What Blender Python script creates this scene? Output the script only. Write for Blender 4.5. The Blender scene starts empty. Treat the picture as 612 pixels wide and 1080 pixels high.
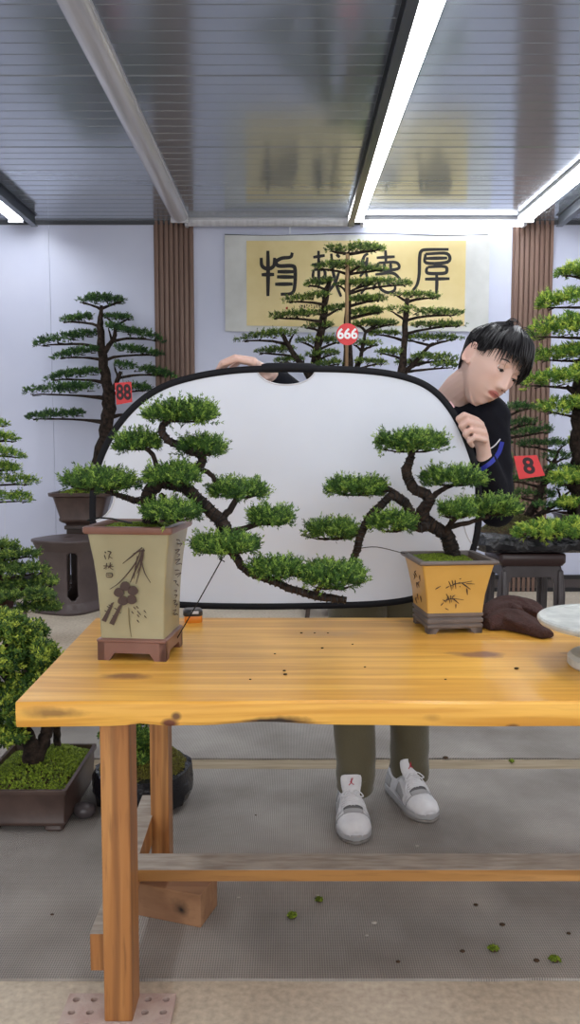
import bpy, bmesh, math, random
import numpy as np
from mathutils import Vector, Matrix

C = bpy.context.scene.collection
# ---------------------------------------------------------------- camera, light
F = 850.0; CX, CY = 306.0, 540.0; H = 1.27; PITCH = math.atan(73.0 / F)
cam = bpy.data.cameras.new('camera'); camo = bpy.data.objects.new('camera', cam); C.objects.link(camo)
cam.sensor_fit = 'VERTICAL'; cam.sensor_height = 36.0; cam.lens = 36.0 * F / 1080.0
cam.clip_start = 0.05; cam.clip_end = 200
camo.location = (0, 0, H); camo.rotation_euler = (math.pi / 2 - PITCH, 0, 0)
S = bpy.context.scene; S.camera = camo
S.view_settings.view_transform = 'Standard'; S.view_settings.look = 'None'
S.view_settings.exposure = 0.36; S.view_settings.gamma = 1.0; S.view_settings.use_curve_mapping = False
WORLD_STRENGTH = 0.62
TUBE_STRENGTH = 17.0
w = bpy.data.worlds.new('world'); S.world = w; w.use_nodes = True
bg = w.node_tree.nodes['Background']; bg.inputs[0].default_value = (0.94, 0.95, 1.0, 1); bg.inputs[1].default_value = WORLD_STRENGTH
# daylight through the open shop front behind the camera
al = bpy.data.lights.new('shop_front_daylight', 'AREA'); al.shape = 'RECTANGLE'; al.size = 6.0; al.size_y = 2.6; al.energy = 62
al.color = (0.97, 0.98, 1.0)
alo = bpy.data.objects.new('shop_front_daylight', al); C.objects.link(alo)
alo.location = (0.3, -2.6, 1.75); alo.rotation_euler = (math.radians(84), 0, 0)

def P(px, py, Y):
    "point of the place seen at photo pixel (px, py) at distance Y in front of the camera"
    u = (px - CX) / F; v = (CY - py) / F
    dy = math.cos(PITCH) + v * math.sin(PITCH); dz = v * math.cos(PITCH) - math.sin(PITCH)
    t = Y / dy
    return Vector((u * t, Y, H + dz * t))
def G(px, py, z):
    "point at height z seen at pixel"
    u = (px - CX) / F; v = (CY - py) / F
    dy = math.cos(PITCH) + v * math.sin(PITCH); dz = v * math.cos(PITCH) - math.sin(PITCH)
    t = (z - H) / dz
    return Vector((u * t, dy * t, z))
def M(px_len, Y):
    return px_len * Y / F

# ---------------------------------------------------------------- materials
def nodes(m):
    m.use_nodes = True; return m.node_tree.nodes, m.node_tree.links
def mat(name, col, rough=0.5, metal=0.0, col2=None, nscale=8.0, stretch=(1, 1, 1), bump=0.0, bscale=40.0, spec=0.5,
        detail=4.0, ramp=(0.35, 0.65), coat=0.0, sheen=0.0, sss=0.0):
    m = bpy.data.materials.new(name); N, L = nodes(m); b = N['Principled BSDF']
    b.inputs['Base Color'].default_value = (*col, 1); b.inputs['Roughness'].default_value = rough
    b.inputs['Metallic'].default_value = metal; b.inputs['Specular IOR Level'].default_value = spec
    b.inputs['Coat Weight'].default_value = coat; b.inputs['Coat Roughness'].default_value = 0.12
    b.inputs['Sheen Weight'].default_value = sheen
    if sss:
        b.inputs['Subsurface Weight'].default_value = sss; b.inputs['Subsurface Radius'].default_value = (0.012, 0.005, 0.003)
        b.inputs['Subsurface Scale'].default_value = 1.0
    tc = N.new('ShaderNodeTexCoord'); mp = N.new('ShaderNodeMapping'); mp.inputs['Scale'].default_value = stretch
    L.new(tc.outputs['Object'], mp.inputs['Vector'])
    if col2 is not None:
        nz = N.new('ShaderNodeTexNoise'); nz.inputs['Scale'].default_value = nscale; nz.inputs['Detail'].default_value = detail
        L.new(mp.outputs[0], nz.inputs['Vector'])
        r = N.new('ShaderNodeValToRGB'); r.color_ramp.elements[0].position = ramp[0]; r.color_ramp.elements[1].position = ramp[1]
        r.color_ramp.elements[0].color = (*col, 1); r.color_ramp.elements[1].color = (*col2, 1)
        L.new(nz.outputs['Fac'], r.inputs['Fac']); L.new(r.outputs['Color'], b.inputs['Base Color'])
    if bump:
        nb = N.new('ShaderNodeTexNoise'); nb.inputs['Scale'].default_value = bscale; nb.inputs['Detail'].default_value = 5
        L.new(mp.outputs[0], nb.inputs['Vector'])
        bp = N.new('ShaderNodeBump'); bp.inputs['Strength'].default_value = bump; bp.inputs['Distance'].default_value = 0.01
        L.new(nb.outputs['Fac'], bp.inputs['Height']); L.new(bp.outputs[0], b.inputs['Normal'])
    return m
def leaf_mat(name, dark, mid, bright):
    m = bpy.data.materials.new(name); N, L = nodes(m); b = N['Principled BSDF']
    at = N.new('ShaderNodeAttribute'); at.attribute_name = 'tint'
    r = N.new('ShaderNodeValToRGB'); e = r.color_ramp.elements
    e[0].position = 0.0; e[0].color = (*dark, 1); e[1].position = 1.0; e[1].color = (*bright, 1)
    x = e.new(0.5); x.color = (*mid, 1)
    L.new(at.outputs['Fac'], r.inputs['Fac']); L.new(r.outputs['Color'], b.inputs['Base Color'])
    b.inputs['Roughness'].default_value = 0.55; b.inputs['Specular IOR Level'].default_value = 0.35
    tr = N.new('ShaderNodeBsdfTranslucent'); L.new(r.outputs['Color'], tr.inputs['Color'])
    mx = N.new('ShaderNodeMixShader'); mx.inputs[0].default_value = 0.10
    L.new(b.outputs[0], mx.inputs[1]); L.new(tr.outputs[0], mx.inputs[2]); L.new(mx.outputs[0], N['Material Output'].inputs[0])
    return m
def emit_mat(name, col, s):
    m = bpy.data.materials.new(name); N, L = nodes(m); b = N['Principled BSDF']
    b.inputs['Base Color'].default_value = (0.8, 0.8, 0.8, 1)
    b.inputs['Emission Color'].default_value = (*col, 1); b.inputs['Emission Strength'].default_value = s
    return m

MT = {}
MT['pot_brown'] = mat('dark_brown_clay', (0.055, 0.032, 0.026), 0.32, col2=(0.085, 0.052, 0.042), nscale=12, bump=0.05)
MT['stool'] = mat('purple_brown_clay', (0.068, 0.048, 0.046), 0.4, col2=(0.095, 0.068, 0.064), nscale=6, bump=0.08, bscale=60)
MT['stand'] = mat('dark_glazed_clay', (0.05, 0.04, 0.042), 0.3, col2=(0.085, 0.072, 0.075), nscale=5, bump=0.05)
MT['bark'] = mat('dark_bark', (0.010, 0.007, 0.006), 0.85, col2=(0.045, 0.03, 0.022), nscale=40, bump=0.9, bscale=90, spec=0.2)
MT['bark_grey'] = mat('grey_brown_bark', (0.03, 0.022, 0.017), 0.85, col2=(0.10, 0.075, 0.055), nscale=40, bump=0.6, bscale=70)
MT['soil'] = mat('soil', (0.03, 0.018, 0.010), 0.95, col2=(0.10, 0.055, 0.025), nscale=60, bump=0.8, bscale=120)
MT['wire'] = mat('black_wire', (0.012, 0.012, 0.013), 0.45, spec=0.3)
MT['red'] = mat('red_card', (0.75, 0.045, 0.05), 0.5)
MT['digit'] = mat('black_print', (0.035, 0.012, 0.016), 0.6)
MT['white'] = mat('white_print', (0.9, 0.9, 0.9), 0.5)
MT['bamboo'] = mat('bamboo_pole', (0.22, 0.13, 0.06), 0.5, col2=(0.32, 0.2, 0.09), nscale=15, stretch=(8, 8, 1))
MT['black_plastic'] = mat('black_plastic_film', (0.008, 0.008, 0.011), 0.16, bump=0.9, bscale=28)
MT['juniper'] = leaf_mat('juniper_green', (0.012, 0.042, 0.008), (0.062, 0.155, 0.018), (0.34, 0.50, 0.075))
MT['pine'] = leaf_mat('deep_pine_green', (0.010, 0.042, 0.014), (0.040, 0.115, 0.026), (0.16, 0.30, 0.055))
MT['lime'] = leaf_mat('yellow_green', (0.025, 0.085, 0.014), (0.16, 0.32, 0.035), (0.62, 0.72, 0.10))
MT['olive'] = leaf_mat('olive_green', (0.016, 0.048, 0.010), (0.085, 0.165, 0.025), (0.36, 0.46, 0.07))
MT['moss'] = leaf_mat('moss_green', (0.04, 0.06, 0.007), (0.16, 0.24, 0.016), (0.36, 0.46, 0.035))

# ---------------------------------------------------------------- mesh building
class MB:
    def __init__(s): s.v = []; s.f = []; s.m = []
    def add(s, verts, faces, mi=0):
        o = len(s.v); s.v.extend([tuple(v) for v in verts]); s.f.extend([tuple(o + i for i in f) for f in faces]); s.m.extend([mi] * len(faces))
    def box(s, c, d, rz=0.0, mi=0, rot=None):
        c = Vector(c); R = rot if rot is not None else Matrix.Rotation(rz, 3, 'Z')
        vs = [c + R @ Vector((sx * d[0] / 2, sy * d[1] / 2, sz * d[2] / 2)) for sz in (-1, 1) for sy in (-1, 1) for sx in (-1, 1)]
        s.add(vs, [(0, 2, 3, 1), (4, 5, 7, 6), (0, 1, 5, 4), (2, 6, 7, 3), (0, 4, 6, 2), (1, 3, 7, 5)], mi)
    def loft(s, rings, cap0=True, cap1=True, mi=0, closed=True):
        n = len(rings[0]); vs = [p for r in rings for p in r]; fs = []
        for i in range(len(rings) - 1):
            for j in range(n if closed else n - 1):
                k = (j + 1) % n
                fs.append((i * n + j, i * n + k, (i + 1) * n + k, (i + 1) * n + j))
        if cap0: fs.append(tuple(range(n - 1, -1, -1)))
        if cap1: fs.append(tuple((len(rings) - 1) * n + j for j in range(n)))
        s.add(vs, fs, mi)
    def tube(s, pts, rads, n=8, mi=0, jit=0.0, rng=None, flat=1.0, nrm=None, closed=False):
        pts = [Vector(p) for p in pts]
        if not hasattr(rads, '__len__'): rads = [rads] * len(pts)
        rings = []; prev = None
        for i, p in enumerate(pts):
            if closed: t = pts[(i + 1) % len(pts)] - pts[i - 1]
            else: t = pts[min(i + 1, len(pts) - 1)] - pts[max(i - 1, 0)]
            t.normalize()
            if nrm is not None: a = Vector(nrm)
            elif prev is not None: a = prev
            else: a = Vector((0, 0, 1)) if abs(t.z) < 0.9 else Vector((0, 1, 0))
            a = (a - t * a.dot(t))
            if a.length < 1e-6: a = t.orthogonal()
            a.normalize(); prev = a; b = t.cross(a)
            ring = []
            for k in range(n):
                an = 2 * math.pi * k / n
                rr = rads[i] * (1 + (rng.uniform(-jit, jit) if rng else 0))
                ring.append(p + a * math.cos(an) * rr * flat + b * math.sin(an) * rr)
            rings.append(ring)
        if closed: rings.append(rings[0]); s.loft(rings, False, False, mi)
        else: s.loft(rings, True, True, mi)
    def lathe(s, prof, c, n=32, mi=0, cap0=True, cap1=True):
        c = Vector(c)
        s.loft([[c + Vector((r * math.cos(2 * math.pi * k / n), r * math.sin(2 * math.pi * k / n), z)) for k in range(n)] for r, z in prof], cap0, cap1, mi)
    def prism(s, poly, off, mi=0):
        off = Vector(off); poly = [Vector(p) for p in poly]
        s.loft([poly, [p + off for p in poly]], True, True, mi)
    def sphere(s, c, r, nu=16, nv=10, R=None, mi=0):
        c = Vector(c); r = r if hasattr(r, '__len__') else (r, r, r)
        rings = []
        for i in range(nv + 1):
            th = math.pi * (i if 0 < i < nv else (0.02 if i == 0 else nv - 0.02)) / nv
            ring = []
            for k in range(nu):
                ph = 2 * math.pi * k / nu
                q = Vector((r[0] * math.sin(th) * math.cos(ph), r[1] * math.sin(th) * math.sin(ph), -r[2] * math.cos(th)))
                ring.append(c + (R @ q if R is not None else q))
            rings.append(ring)
        s.loft(rings, True, True, mi)

ROOT = {}
def link(ob): C.objects.link(ob); return ob
def settags(o, label=None, cat=None, group=None, kind=None):
    if label: o['label'] = label
    if cat: o['category'] = cat
    if group: o['group'] = group
    if kind: o['kind'] = kind
    return o
def thing(name, label, cat, loc, group=None):
    o = bpy.data.objects.new(name, None); link(o); o.location = loc; o.empty_display_size = 0.1
    ROOT[o.name] = Vector(loc); return settags(o, label, cat, group)
def base_of(p):
    return ROOT.get(p.name, Vector((0, 0, 0))) if p else Vector((0, 0, 0))
def raw(name, v, f, m, parent=None, smooth=True, label=None, kind=None, mats=None, mi=None, bevel=0.0, origin=None, recalc=True, autosmooth=None):
    me = bpy.data.meshes.new(name)
    off = base_of(parent) if parent else (Vector(origin) if origin is not None else Vector((0, 0, 0)))
    v = np.asarray(v, dtype=np.float64) - np.array(off)
    me.from_pydata(v.tolist(), [], f)
    for q in (mats or [m]): me.materials.append(q)
    if mi is not None and len(set(mi)) > 1: me.polygons.foreach_set('material_index', mi)
    if recalc:
        bm = bmesh.new(); bm.from_mesh(me); bmesh.ops.recalc_face_normals(bm, faces=bm.faces); bm.to_mesh(me); bm.free()
    if smooth:
        me.polygons.foreach_set('use_smooth', [True] * len(me.polygons))
    me.update()
    o = bpy.data.objects.new(name, me); link(o)
    if parent: o.parent = parent; ROOT[o.name] = off
    else: o.location = off; ROOT[o.name] = off
    if bevel:
        b = o.modifiers.new('bevel', 'BEVEL'); b.width = bevel; b.segments = 3; b.limit_method = 'ANGLE'; b.angle_limit = math.radians(40)
        b.harden_normals = False
    if smooth and autosmooth is not None:
        try:
            me.set_sharp_from_angle(angle=math.radians(autosmooth))
        except Exception: pass
    settags(o, label, kind=kind); return o
def obj(name, mb, m, parent=None, **k):
    mats = m if isinstance(m, (list, tuple)) else [m]
    k.setdefault('autosmooth', 40)
    return raw(name, mb.v, mb.f, None, parent, mats=mats, mi=mb.m, **k)
def solo(name, mb, m, label, cat, group=None, origin=None, kind=None, **k):
    if origin is None:
        a = np.array(mb.v); origin = ((a[:, 0].min() + a[:, 0].max()) / 2, (a[:, 1].min() + a[:, 1].max()) / 2, a[:, 2].min())
    o = obj(name, mb, m, origin=origin, **k); return settags(o, label, cat, group, kind)
def struct(name, mb, m, **k):
    o = obj(name, mb, m, **k); o['kind'] = 'structure'; return o
def smoothpath(pts, n=6):
    "Catmull-Rom through points (each a tuple of any length)"
    a = [np.array(p, float) for p in pts]
    if len(a) < 3: 
        return [a[0] + (a[-1] - a[0]) * i / n for i in range(n + 1)]
    out = []
    for i in range(len(a) - 1):
        p0 = a[i - 1] if i else 2 * a[0] - a[1]; p1, p2 = a[i], a[i + 1]; p3 = a[i + 2] if i + 2 < len(a) else 2 * a[-1] - a[-2]
        for k in range(n):
            t = k / n
            out.append(0.5 * ((2 * p1) + (-p0 + p2) * t + (2 * p0 - 5 * p1 + 4 * p2 - p3) * t * t + (-p0 + 3 * p1 - 3 * p2 + p3) * t ** 3))
    out.append(a[-1]); return out
def rrect(hx, hy, r, z, c=(0, 0), rz=0.0, n=4):
    out = []; r = min(r, hx * 0.99, hy * 0.99)
    for (sx, sy, a0) in ((1, 1, 0), (-1, 1, 90), (-1, -1, 180), (1, -1, 270)):
        for k in range(n + 1):
            a = math.radians(a0 + 90 * k / n)
            x = sx * (hx - r) + r * math.cos(a); y = sy * (hy - r) + r * math.sin(a)
            out.append(Vector((c[0] + x * math.cos(rz) - y * math.sin(rz), c[1] + x * math.sin(rz) + y * math.cos(rz), z)))
    return out

# ---------------------------------------------------------------- foliage
def needles(tc, td, tl, nper, L, wd, spread, rng, tint):
    """tc: tuft bases (n,3), td: tuft axes (n,3), tl: axis length; returns verts, faces(tri), per-face tint.
    Each needle is a slender three-sided spike."""
    n = len(tc); N = n * nper
    base = np.repeat(tc, nper, 0); ax = np.repeat(td, nper, 0)
    t = rng.random(N)[:, None]
    d = ax + rng.normal(0, spread, (N, 3)); d /= np.linalg.norm(d, axis=1)[:, None]
    b = base + ax * t * tl
    ln = (L * rng.uniform(0.65, 1.25, N))[:, None]
    ref = rng.normal(0, 1, (N, 3)); a = np.cross(d, ref); a /= np.linalg.norm(a, axis=1)[:, None]; c = np.cross(d, a)
    V = np.empty((N, 4, 3))
    mid = b + d * ln * 0.35
    for k in range(3):
        an = 2 * math.pi * k / 3
        V[:, k] = mid * (0.85) + b * 0.15 + (a * math.cos(an) + c * math.sin(an)) * wd
    V[:, 3] = b + d * ln
    idx = np.arange(N)[:, None] * 4
    tri = np.concatenate([idx + np.array([[0, 1, 3]]), idx + np.array([[1, 2, 3]]), idx + np.array([[2, 0, 3]])], 1).reshape(-1, 3)
    ft = np.repeat(np.repeat(tint, nper) + rng.normal(0, 0.12, N), 4)
    return V.reshape(-1, 3), tri, np.clip(ft, 0, 1)
def tri_mesh(name, V, T, tint, m, parent, label=None, kind=None):
    off = np.array(base_of(parent)); V = V - off
    me = bpy.data.meshes.new(name); me.vertices.add(len(V)); me.vertices.foreach_set('co', V.astype(np.float32).ravel())
    me.loops.add(len(T) * 3); me.loops.foreach_set('vertex_index', T.astype(np.int32).ravel())
    me.polygons.add(len(T)); me.polygons.foreach_set('loop_start', np.arange(0, len(T) * 3, 3, dtype=np.int32))
    at = me.attributes.new('tint', 'FLOAT', 'POINT'); at.data.foreach_set('value', tint.astype(np.float32))
    me.materials.append(m); me.update(calc_edges=True)
    o = bpy.data.objects.new(name, me); link(o)
    if parent: o.parent = parent; ROOT[o.name] = Vector(off)
    return settags(o, label, kind=kind)
def pad_points(A, B, th, depth, n, rng, under=0.22, nl=None):
    """tuft positions in a cloud pad made of several lumps: spine A-B, thickness th (up), half depth"""
    A = np.array(A); B = np.array(B); c = (A + B) / 2; ax = (B - A) / 2; L = np.linalg.norm(ax)
    nl = nl or int(np.clip(7 + 2.2 * L / max(depth, 1e-3), 8, 15))
    la = rng.uniform(0, 2 * math.pi, nl); lr = np.sqrt((np.arange(nl) + rng.random(nl)) / nl) * 0.80; la = la * 0.25 + np.arange(nl) * 2.39996
    lx = lr * np.cos(la); ly = lr * np.sin(la)
    lx[0], ly[0] = -0.80, rng.uniform(-.2, .2); lx[1], ly[1] = 0.80, rng.uniform(-.2, .2)
    rad = rng.uniform(0.26, 0.44, nl); rad[:2] = 0.22
    lz = 0.42 * (1 - (lx ** 2 + ly ** 2)) * rng.uniform(0.55, 1.25, nl) + rng.uniform(-0.10, 0.10, nl); lh = rng.uniform(0.38, 0.62, nl)
    w = rad ** 2; i = rng.choice(nl, n, p=w / w.sum())
    a = rng.uniform(0, 2 * math.pi, n); r = np.sqrt(rng.random(n)) ** 0.8
    px = lx[i] + rad[i] * r * np.cos(a); py = ly[i] + rad[i] * r * np.sin(a)
    s = rng.random(n); k = np.where(rng.random(n) < 0.65, 1 - 0.2 * s, s)
    top = lz[i] + lh[i] * (1 - r ** 2.4); bot = lz[i] * 0.5 - under * (1 - r ** 2); z = bot + (top - bot) * k
    pos = c + px[:, None] * ax + py[:, None] * np.array([0, depth, 0]) + ((z - 0.08) * th)[:, None] * np.array([0, 0, 1.0])
    e = ax / max(L, 1e-6)
    ox = np.cos(a) * r + 0.6 * px; oy = np.sin(a) * r + 0.6 * py
    d = ox[:, None] * e * 0.8 + oy[:, None] * np.array([0, 0.8, 0]) + (0.15 + 0.65 * k)[:, None] * np.array([0, 0, 1.0]) + rng.normal(0, 0.28, (n, 3))
    d /= np.linalg.norm(d, axis=1)[:, None]
    return pos, d, k
def pad(parent, A, B, th, depth, m, rng, n, nper=11, L=0.012, wd=0.0016, tl=0.014, spread=0.55, name='foliage_pad', bias=0.0, label=None, shoots=0.16):
    pos, d, k = pad_points(A, B, th, depth, n, rng)
    tint = np.clip(rng.beta(1.1, 1.9, n) + bias, 0, 1)
    V, T, t = needles(pos, d, tl, nper, L, wd, spread, rng, tint)
    ns = int(n * shoots); pick = rng.choice(n, ns, replace=False)
    d2 = d[pick] + np.array([0, 0, 0.25]) + rng.normal(0, .25, (ns, 3)); d2 /= np.linalg.norm(d2, axis=1)[:, None]
    V2, T2, t2 = needles(pos[pick] + d2 * tl * .3, d2, tl * 1.7, nper + 3, L * .85, wd, spread * .75, rng, np.clip(rng.beta(3, 2, ns) + bias, 0, 1))
    return tri_mesh(name, np.concatenate([V, V2]), np.concatenate([T, T2 + len(V)]), np.concatenate([t, t2]), m, parent, label)
def moss_patch(parent, poly_fn, n, rng, m, L=0.006, name='moss', nper=6, wd=0.0016, label=None):
    "poly_fn(rng, n) -> points, mounded moss"
    pos = poly_fn(rng, n); d = rng.normal(0, 0.45, (n, 3)) + np.array([0, 0, 1.0]); d /= np.linalg.norm(d, axis=1)[:, None]
    V, T, t = needles(pos, d, L * 0.5, nper, L, wd, 0.6, rng, rng.beta(2, 2, n))
    return tri_mesh(name, V, T, t, m, parent, label)
def branchmesh(mb, px_pts, Y, rng, n=8, sub=5, jit=0.10, dY=None):
    "px_pts: (px, py, radius_px[, dy metres]) -> gnarled tube"
    pts = []; rad = []
    q = smoothpath([(p[0], p[1], p[2], (p[3] if len(p) > 3 else 0.0)) for p in px_pts], sub)
    for x, y, r, dy in q:
        yy = Y + dy; v = P(x, y, yy); rr = max(M(r, yy), 0.0012)
        v = v + Vector((rng.uniform(-1, 1), rng.uniform(-1, 1), rng.uniform(-1, 1))) * rr * jit * 1.2
        pts.append(v); rad.append(rr)
    mb.tube(pts, rad, n, jit=jit, rng=rng)
    return pts, rad
def coil(mb, pts, rads, pitch=0.012, wr=0.0016, grow=1.08):
    "wire wound round a branch"
    out = []; ph = 0.0
    for i in range(len(pts) - 1):
        a, b = Vector(pts[i]), Vector(pts[i + 1]); t = (b - a); ln = t.length
        if ln < 1e-5: continue
        t.normalize(); u = t.orthogonal() if i == 0 else (u - t * u.dot(t)); u.normalize(); wv = t.cross(u)
        k = max(2, int(ln / pitch * 8))
        for j in range(k):
            f = j / k; ph += 2 * math.pi * ln / pitch / k; r = (rads[i] * (1 - f) + rads[i + 1] * f) * grow + wr * 0.5
            out.append(a + (b - a) * f + (u * math.cos(ph) + wv * math.sin(ph)) * r)
    if len(out) > 2: mb.tube(out, wr, 4)
def remeshed(mb, voxel, smooth=2, factor=0.5):
    "one continuous skin over overlapping volumes"
    me = bpy.data.meshes.new('tmp'); me.from_pydata(mb.v, [], mb.f)
    bm = bmesh.new(); bm.from_mesh(me); bmesh.ops.recalc_face_normals(bm, faces=bm.faces); bm.to_mesh(me); bm.free()
    o = bpy.data.objects.new('tmp', me); link(o)
    r = o.modifiers.new('r', 'REMESH'); r.mode = 'VOXEL'; r.voxel_size = voxel; r.use_smooth_shade = True
    if smooth:
        s = o.modifiers.new('s', 'SMOOTH'); s.iterations = smooth; s.factor = factor
    dg = bpy.context.evaluated_depsgraph_get(); dg.update()
    ev = o.evaluated_get(dg); m2 = bpy.data.meshes.new_from_object(ev)
    v = np.empty(len(m2.vertices) * 3); m2.vertices.foreach_get('co', v); v = v.reshape(-1, 3)
    f = [tuple(p.vertices) for p in m2.polygons]
    bpy.data.objects.remove(o); bpy.data.meshes.remove(me); bpy.data.meshes.remove(m2)
    return v, f
def digits(txt, size, m, parent, M4, name='number', ext=0.0008, bold=0.0):
    cu = bpy.data.curves.new('txt', 'FONT'); cu.body = txt; cu.size = size; cu.align_x = 'CENTER'; cu.align_y = 'CENTER'
    cu.extrude = ext; cu.offset = bold * size
    o = bpy.data.objects.new('txt', cu); link(o); dg = bpy.context.evaluated_depsgraph_get(); dg.update()
    m2 = bpy.data.meshes.new_from_object(o.evaluated_get(dg))
    v = [tuple(M4 @ x.co) for x in m2.vertices]; f = [tuple(p.vertices) for p in m2.polygons]
    bpy.data.objects.remove(o); bpy.data.curves.remove(cu); bpy.data.meshes.remove(m2)
    return raw(name, v, f, m, parent, smooth=False)
# ================================================================ the setting
ZC = 3.09; YW = 6.85
mb = MB(); mb.box((0, 2.2, -0.05), (11, 11, 0.1))
m = bpy.data.materials.new('dirty_concrete'); N, L = nodes(m); b = N['Principled BSDF']
tc = N.new('ShaderNodeTexCoord'); n1 = N.new('ShaderNodeTexNoise'); n1.inputs['Scale'].default_value = 1.6; n1.inputs['Detail'].default_value = 8
n2 = N.new('ShaderNodeTexNoise'); n2.inputs['Scale'].default_value = 55; n2.inputs['Detail'].default_value = 6
L.new(tc.outputs['Object'], n1.inputs['Vector']); L.new(tc.outputs['Object'], n2.inputs['Vector'])
r1 = N.new('ShaderNodeValToRGB'); r1.color_ramp.elements[0].color = (0.40, 0.32, 0.235, 1); r1.color_ramp.elements[1].color = (0.62, 0.54, 0.43, 1)
r1.color_ramp.elements[0].position = 0.3; r1.color_ramp.elements[1].position = 0.7
mx = N.new('ShaderNodeMixRGB'); mx.blend_type = 'OVERLAY'; mx.inputs[0].default_value = 0.45
L.new(n1.outputs['Fac'], r1.inputs['Fac']); L.new(r1.outputs['Color'], mx.inputs[1]); L.new(n2.outputs['Fac'], mx.inputs[2])
L.new(mx.outputs[0], b.inputs['Base Color']); b.inputs['Roughness'].default_value = 0.75
bp = N.new('ShaderNodeBump'); bp.inputs['Strength'].default_value = 0.15; L.new(n2.outputs['Fac'], bp.inputs['Height']); L.new(bp.outputs[0], b.inputs['Normal'])
struct('floor', mb, m, smooth=False)

MT['wall'] = mat('white_painted_panel', (0.60, 0.635, 0.80), 0.42, col2=(0.66, 0.69, 0.84), nscale=1.2, bump=0.02, bscale=30)
mb = MB()
x = -6.0
while x < 6.0:      # wall boards with fine vertical joints
    mb.box((x + 0.5, YW + 0.05, ZC / 2), (0.997, 0.1, ZC)); x += 1.0
struct('wall_back', mb, MT['wall'], smooth=False)

# ceiling: ribbed steel panels, joints across
m = mat('grey_blue_coated_steel', (0.40, 0.44, 0.50), 0.15, metal=0.6, bump=0.07, bscale=3.0, stretch=(0.5, 2.2, 1), spec=0.6)
mb = MB(); prof = []; y = 4.17 - 0.972 * 6; k = 0
while y < YW + 0.02:
    if k % 9 == 0: g, dp = 0.010, 0.012
    else: g, dp = 0.005, 0.0036
    prof += [(y, ZC), (y + g, ZC + dp), (y + 2 * g, ZC)]; y += 0.108; k += 1
prof += [(YW + 0.1, ZC), (YW + 0.1, ZC + 0.06), (-1.75, ZC + 0.06), (-1.75, ZC)]
mb.loft([[Vector((sx, yy, zz)) for yy, zz in prof] for sx in (-5.5, 5.5)], True, True)
struct('ceiling', mb, m, smooth=False)

# baseboard: dark low band with two black lines
mb = MB(); mb.box((0, YW - 0.012, 0.07), (11, 0.024, 0.14), mi=0)
for z in (0.018, 0.125): mb.box((0, YW - 0.016, z), (11, 0.032, 0.034), mi=1)
struct('baseboard_back', mb, [mat('brown_base_board', (0.075, 0.06, 0.06), 0.5), mat('black_line', (0.012, 0.012, 0.015), 0.4)], smooth=False)
# dark edge where ceiling meets the wall
mb = MB(); mb.box((0, YW - 0.012, ZC - 0.012), (11, 0.024, 0.024)); struct('trim_1', mb, mat('dark_edge_metal', (0.05, 0.055, 0.065), 0.4), smooth=False)

# fluted brown pilasters
MT['flute'] = mat('brown_fluted_board', (0.18, 0.105, 0.078), 0.5, col2=(0.235, 0.145, 0.11), nscale=3, stretch=(6, 6, 0.4))
def pilaster(name, xa, xb):
    mb = MB(); A = P(xa, 330, YW); B = P(xb, 330, YW); W = B.x - A.x; n = 8; prof = []
    for i in range(n):
        x0 = A.x + W * i / n; s = W / n
        prof += [(x0, YW - 0.012), (x0 + s * 0.30, YW - 0.012), (x0 + s * 0.36, YW - 0.036), (x0 + s * 0.94, YW - 0.036)]
    prof += [(B.x, YW - 0.012), (B.x, YW), (A.x, YW)]
    mb.loft([[Vector((x, y, z)) for x, y in prof] for z in (0.0, ZC - 0.001)], True, True)
    struct(name, mb, MT['flute'], smooth=False)
pilaster('trim_2', 163.5, 205.0); pilaster('trim_3', 539.0, 581.0)

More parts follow.
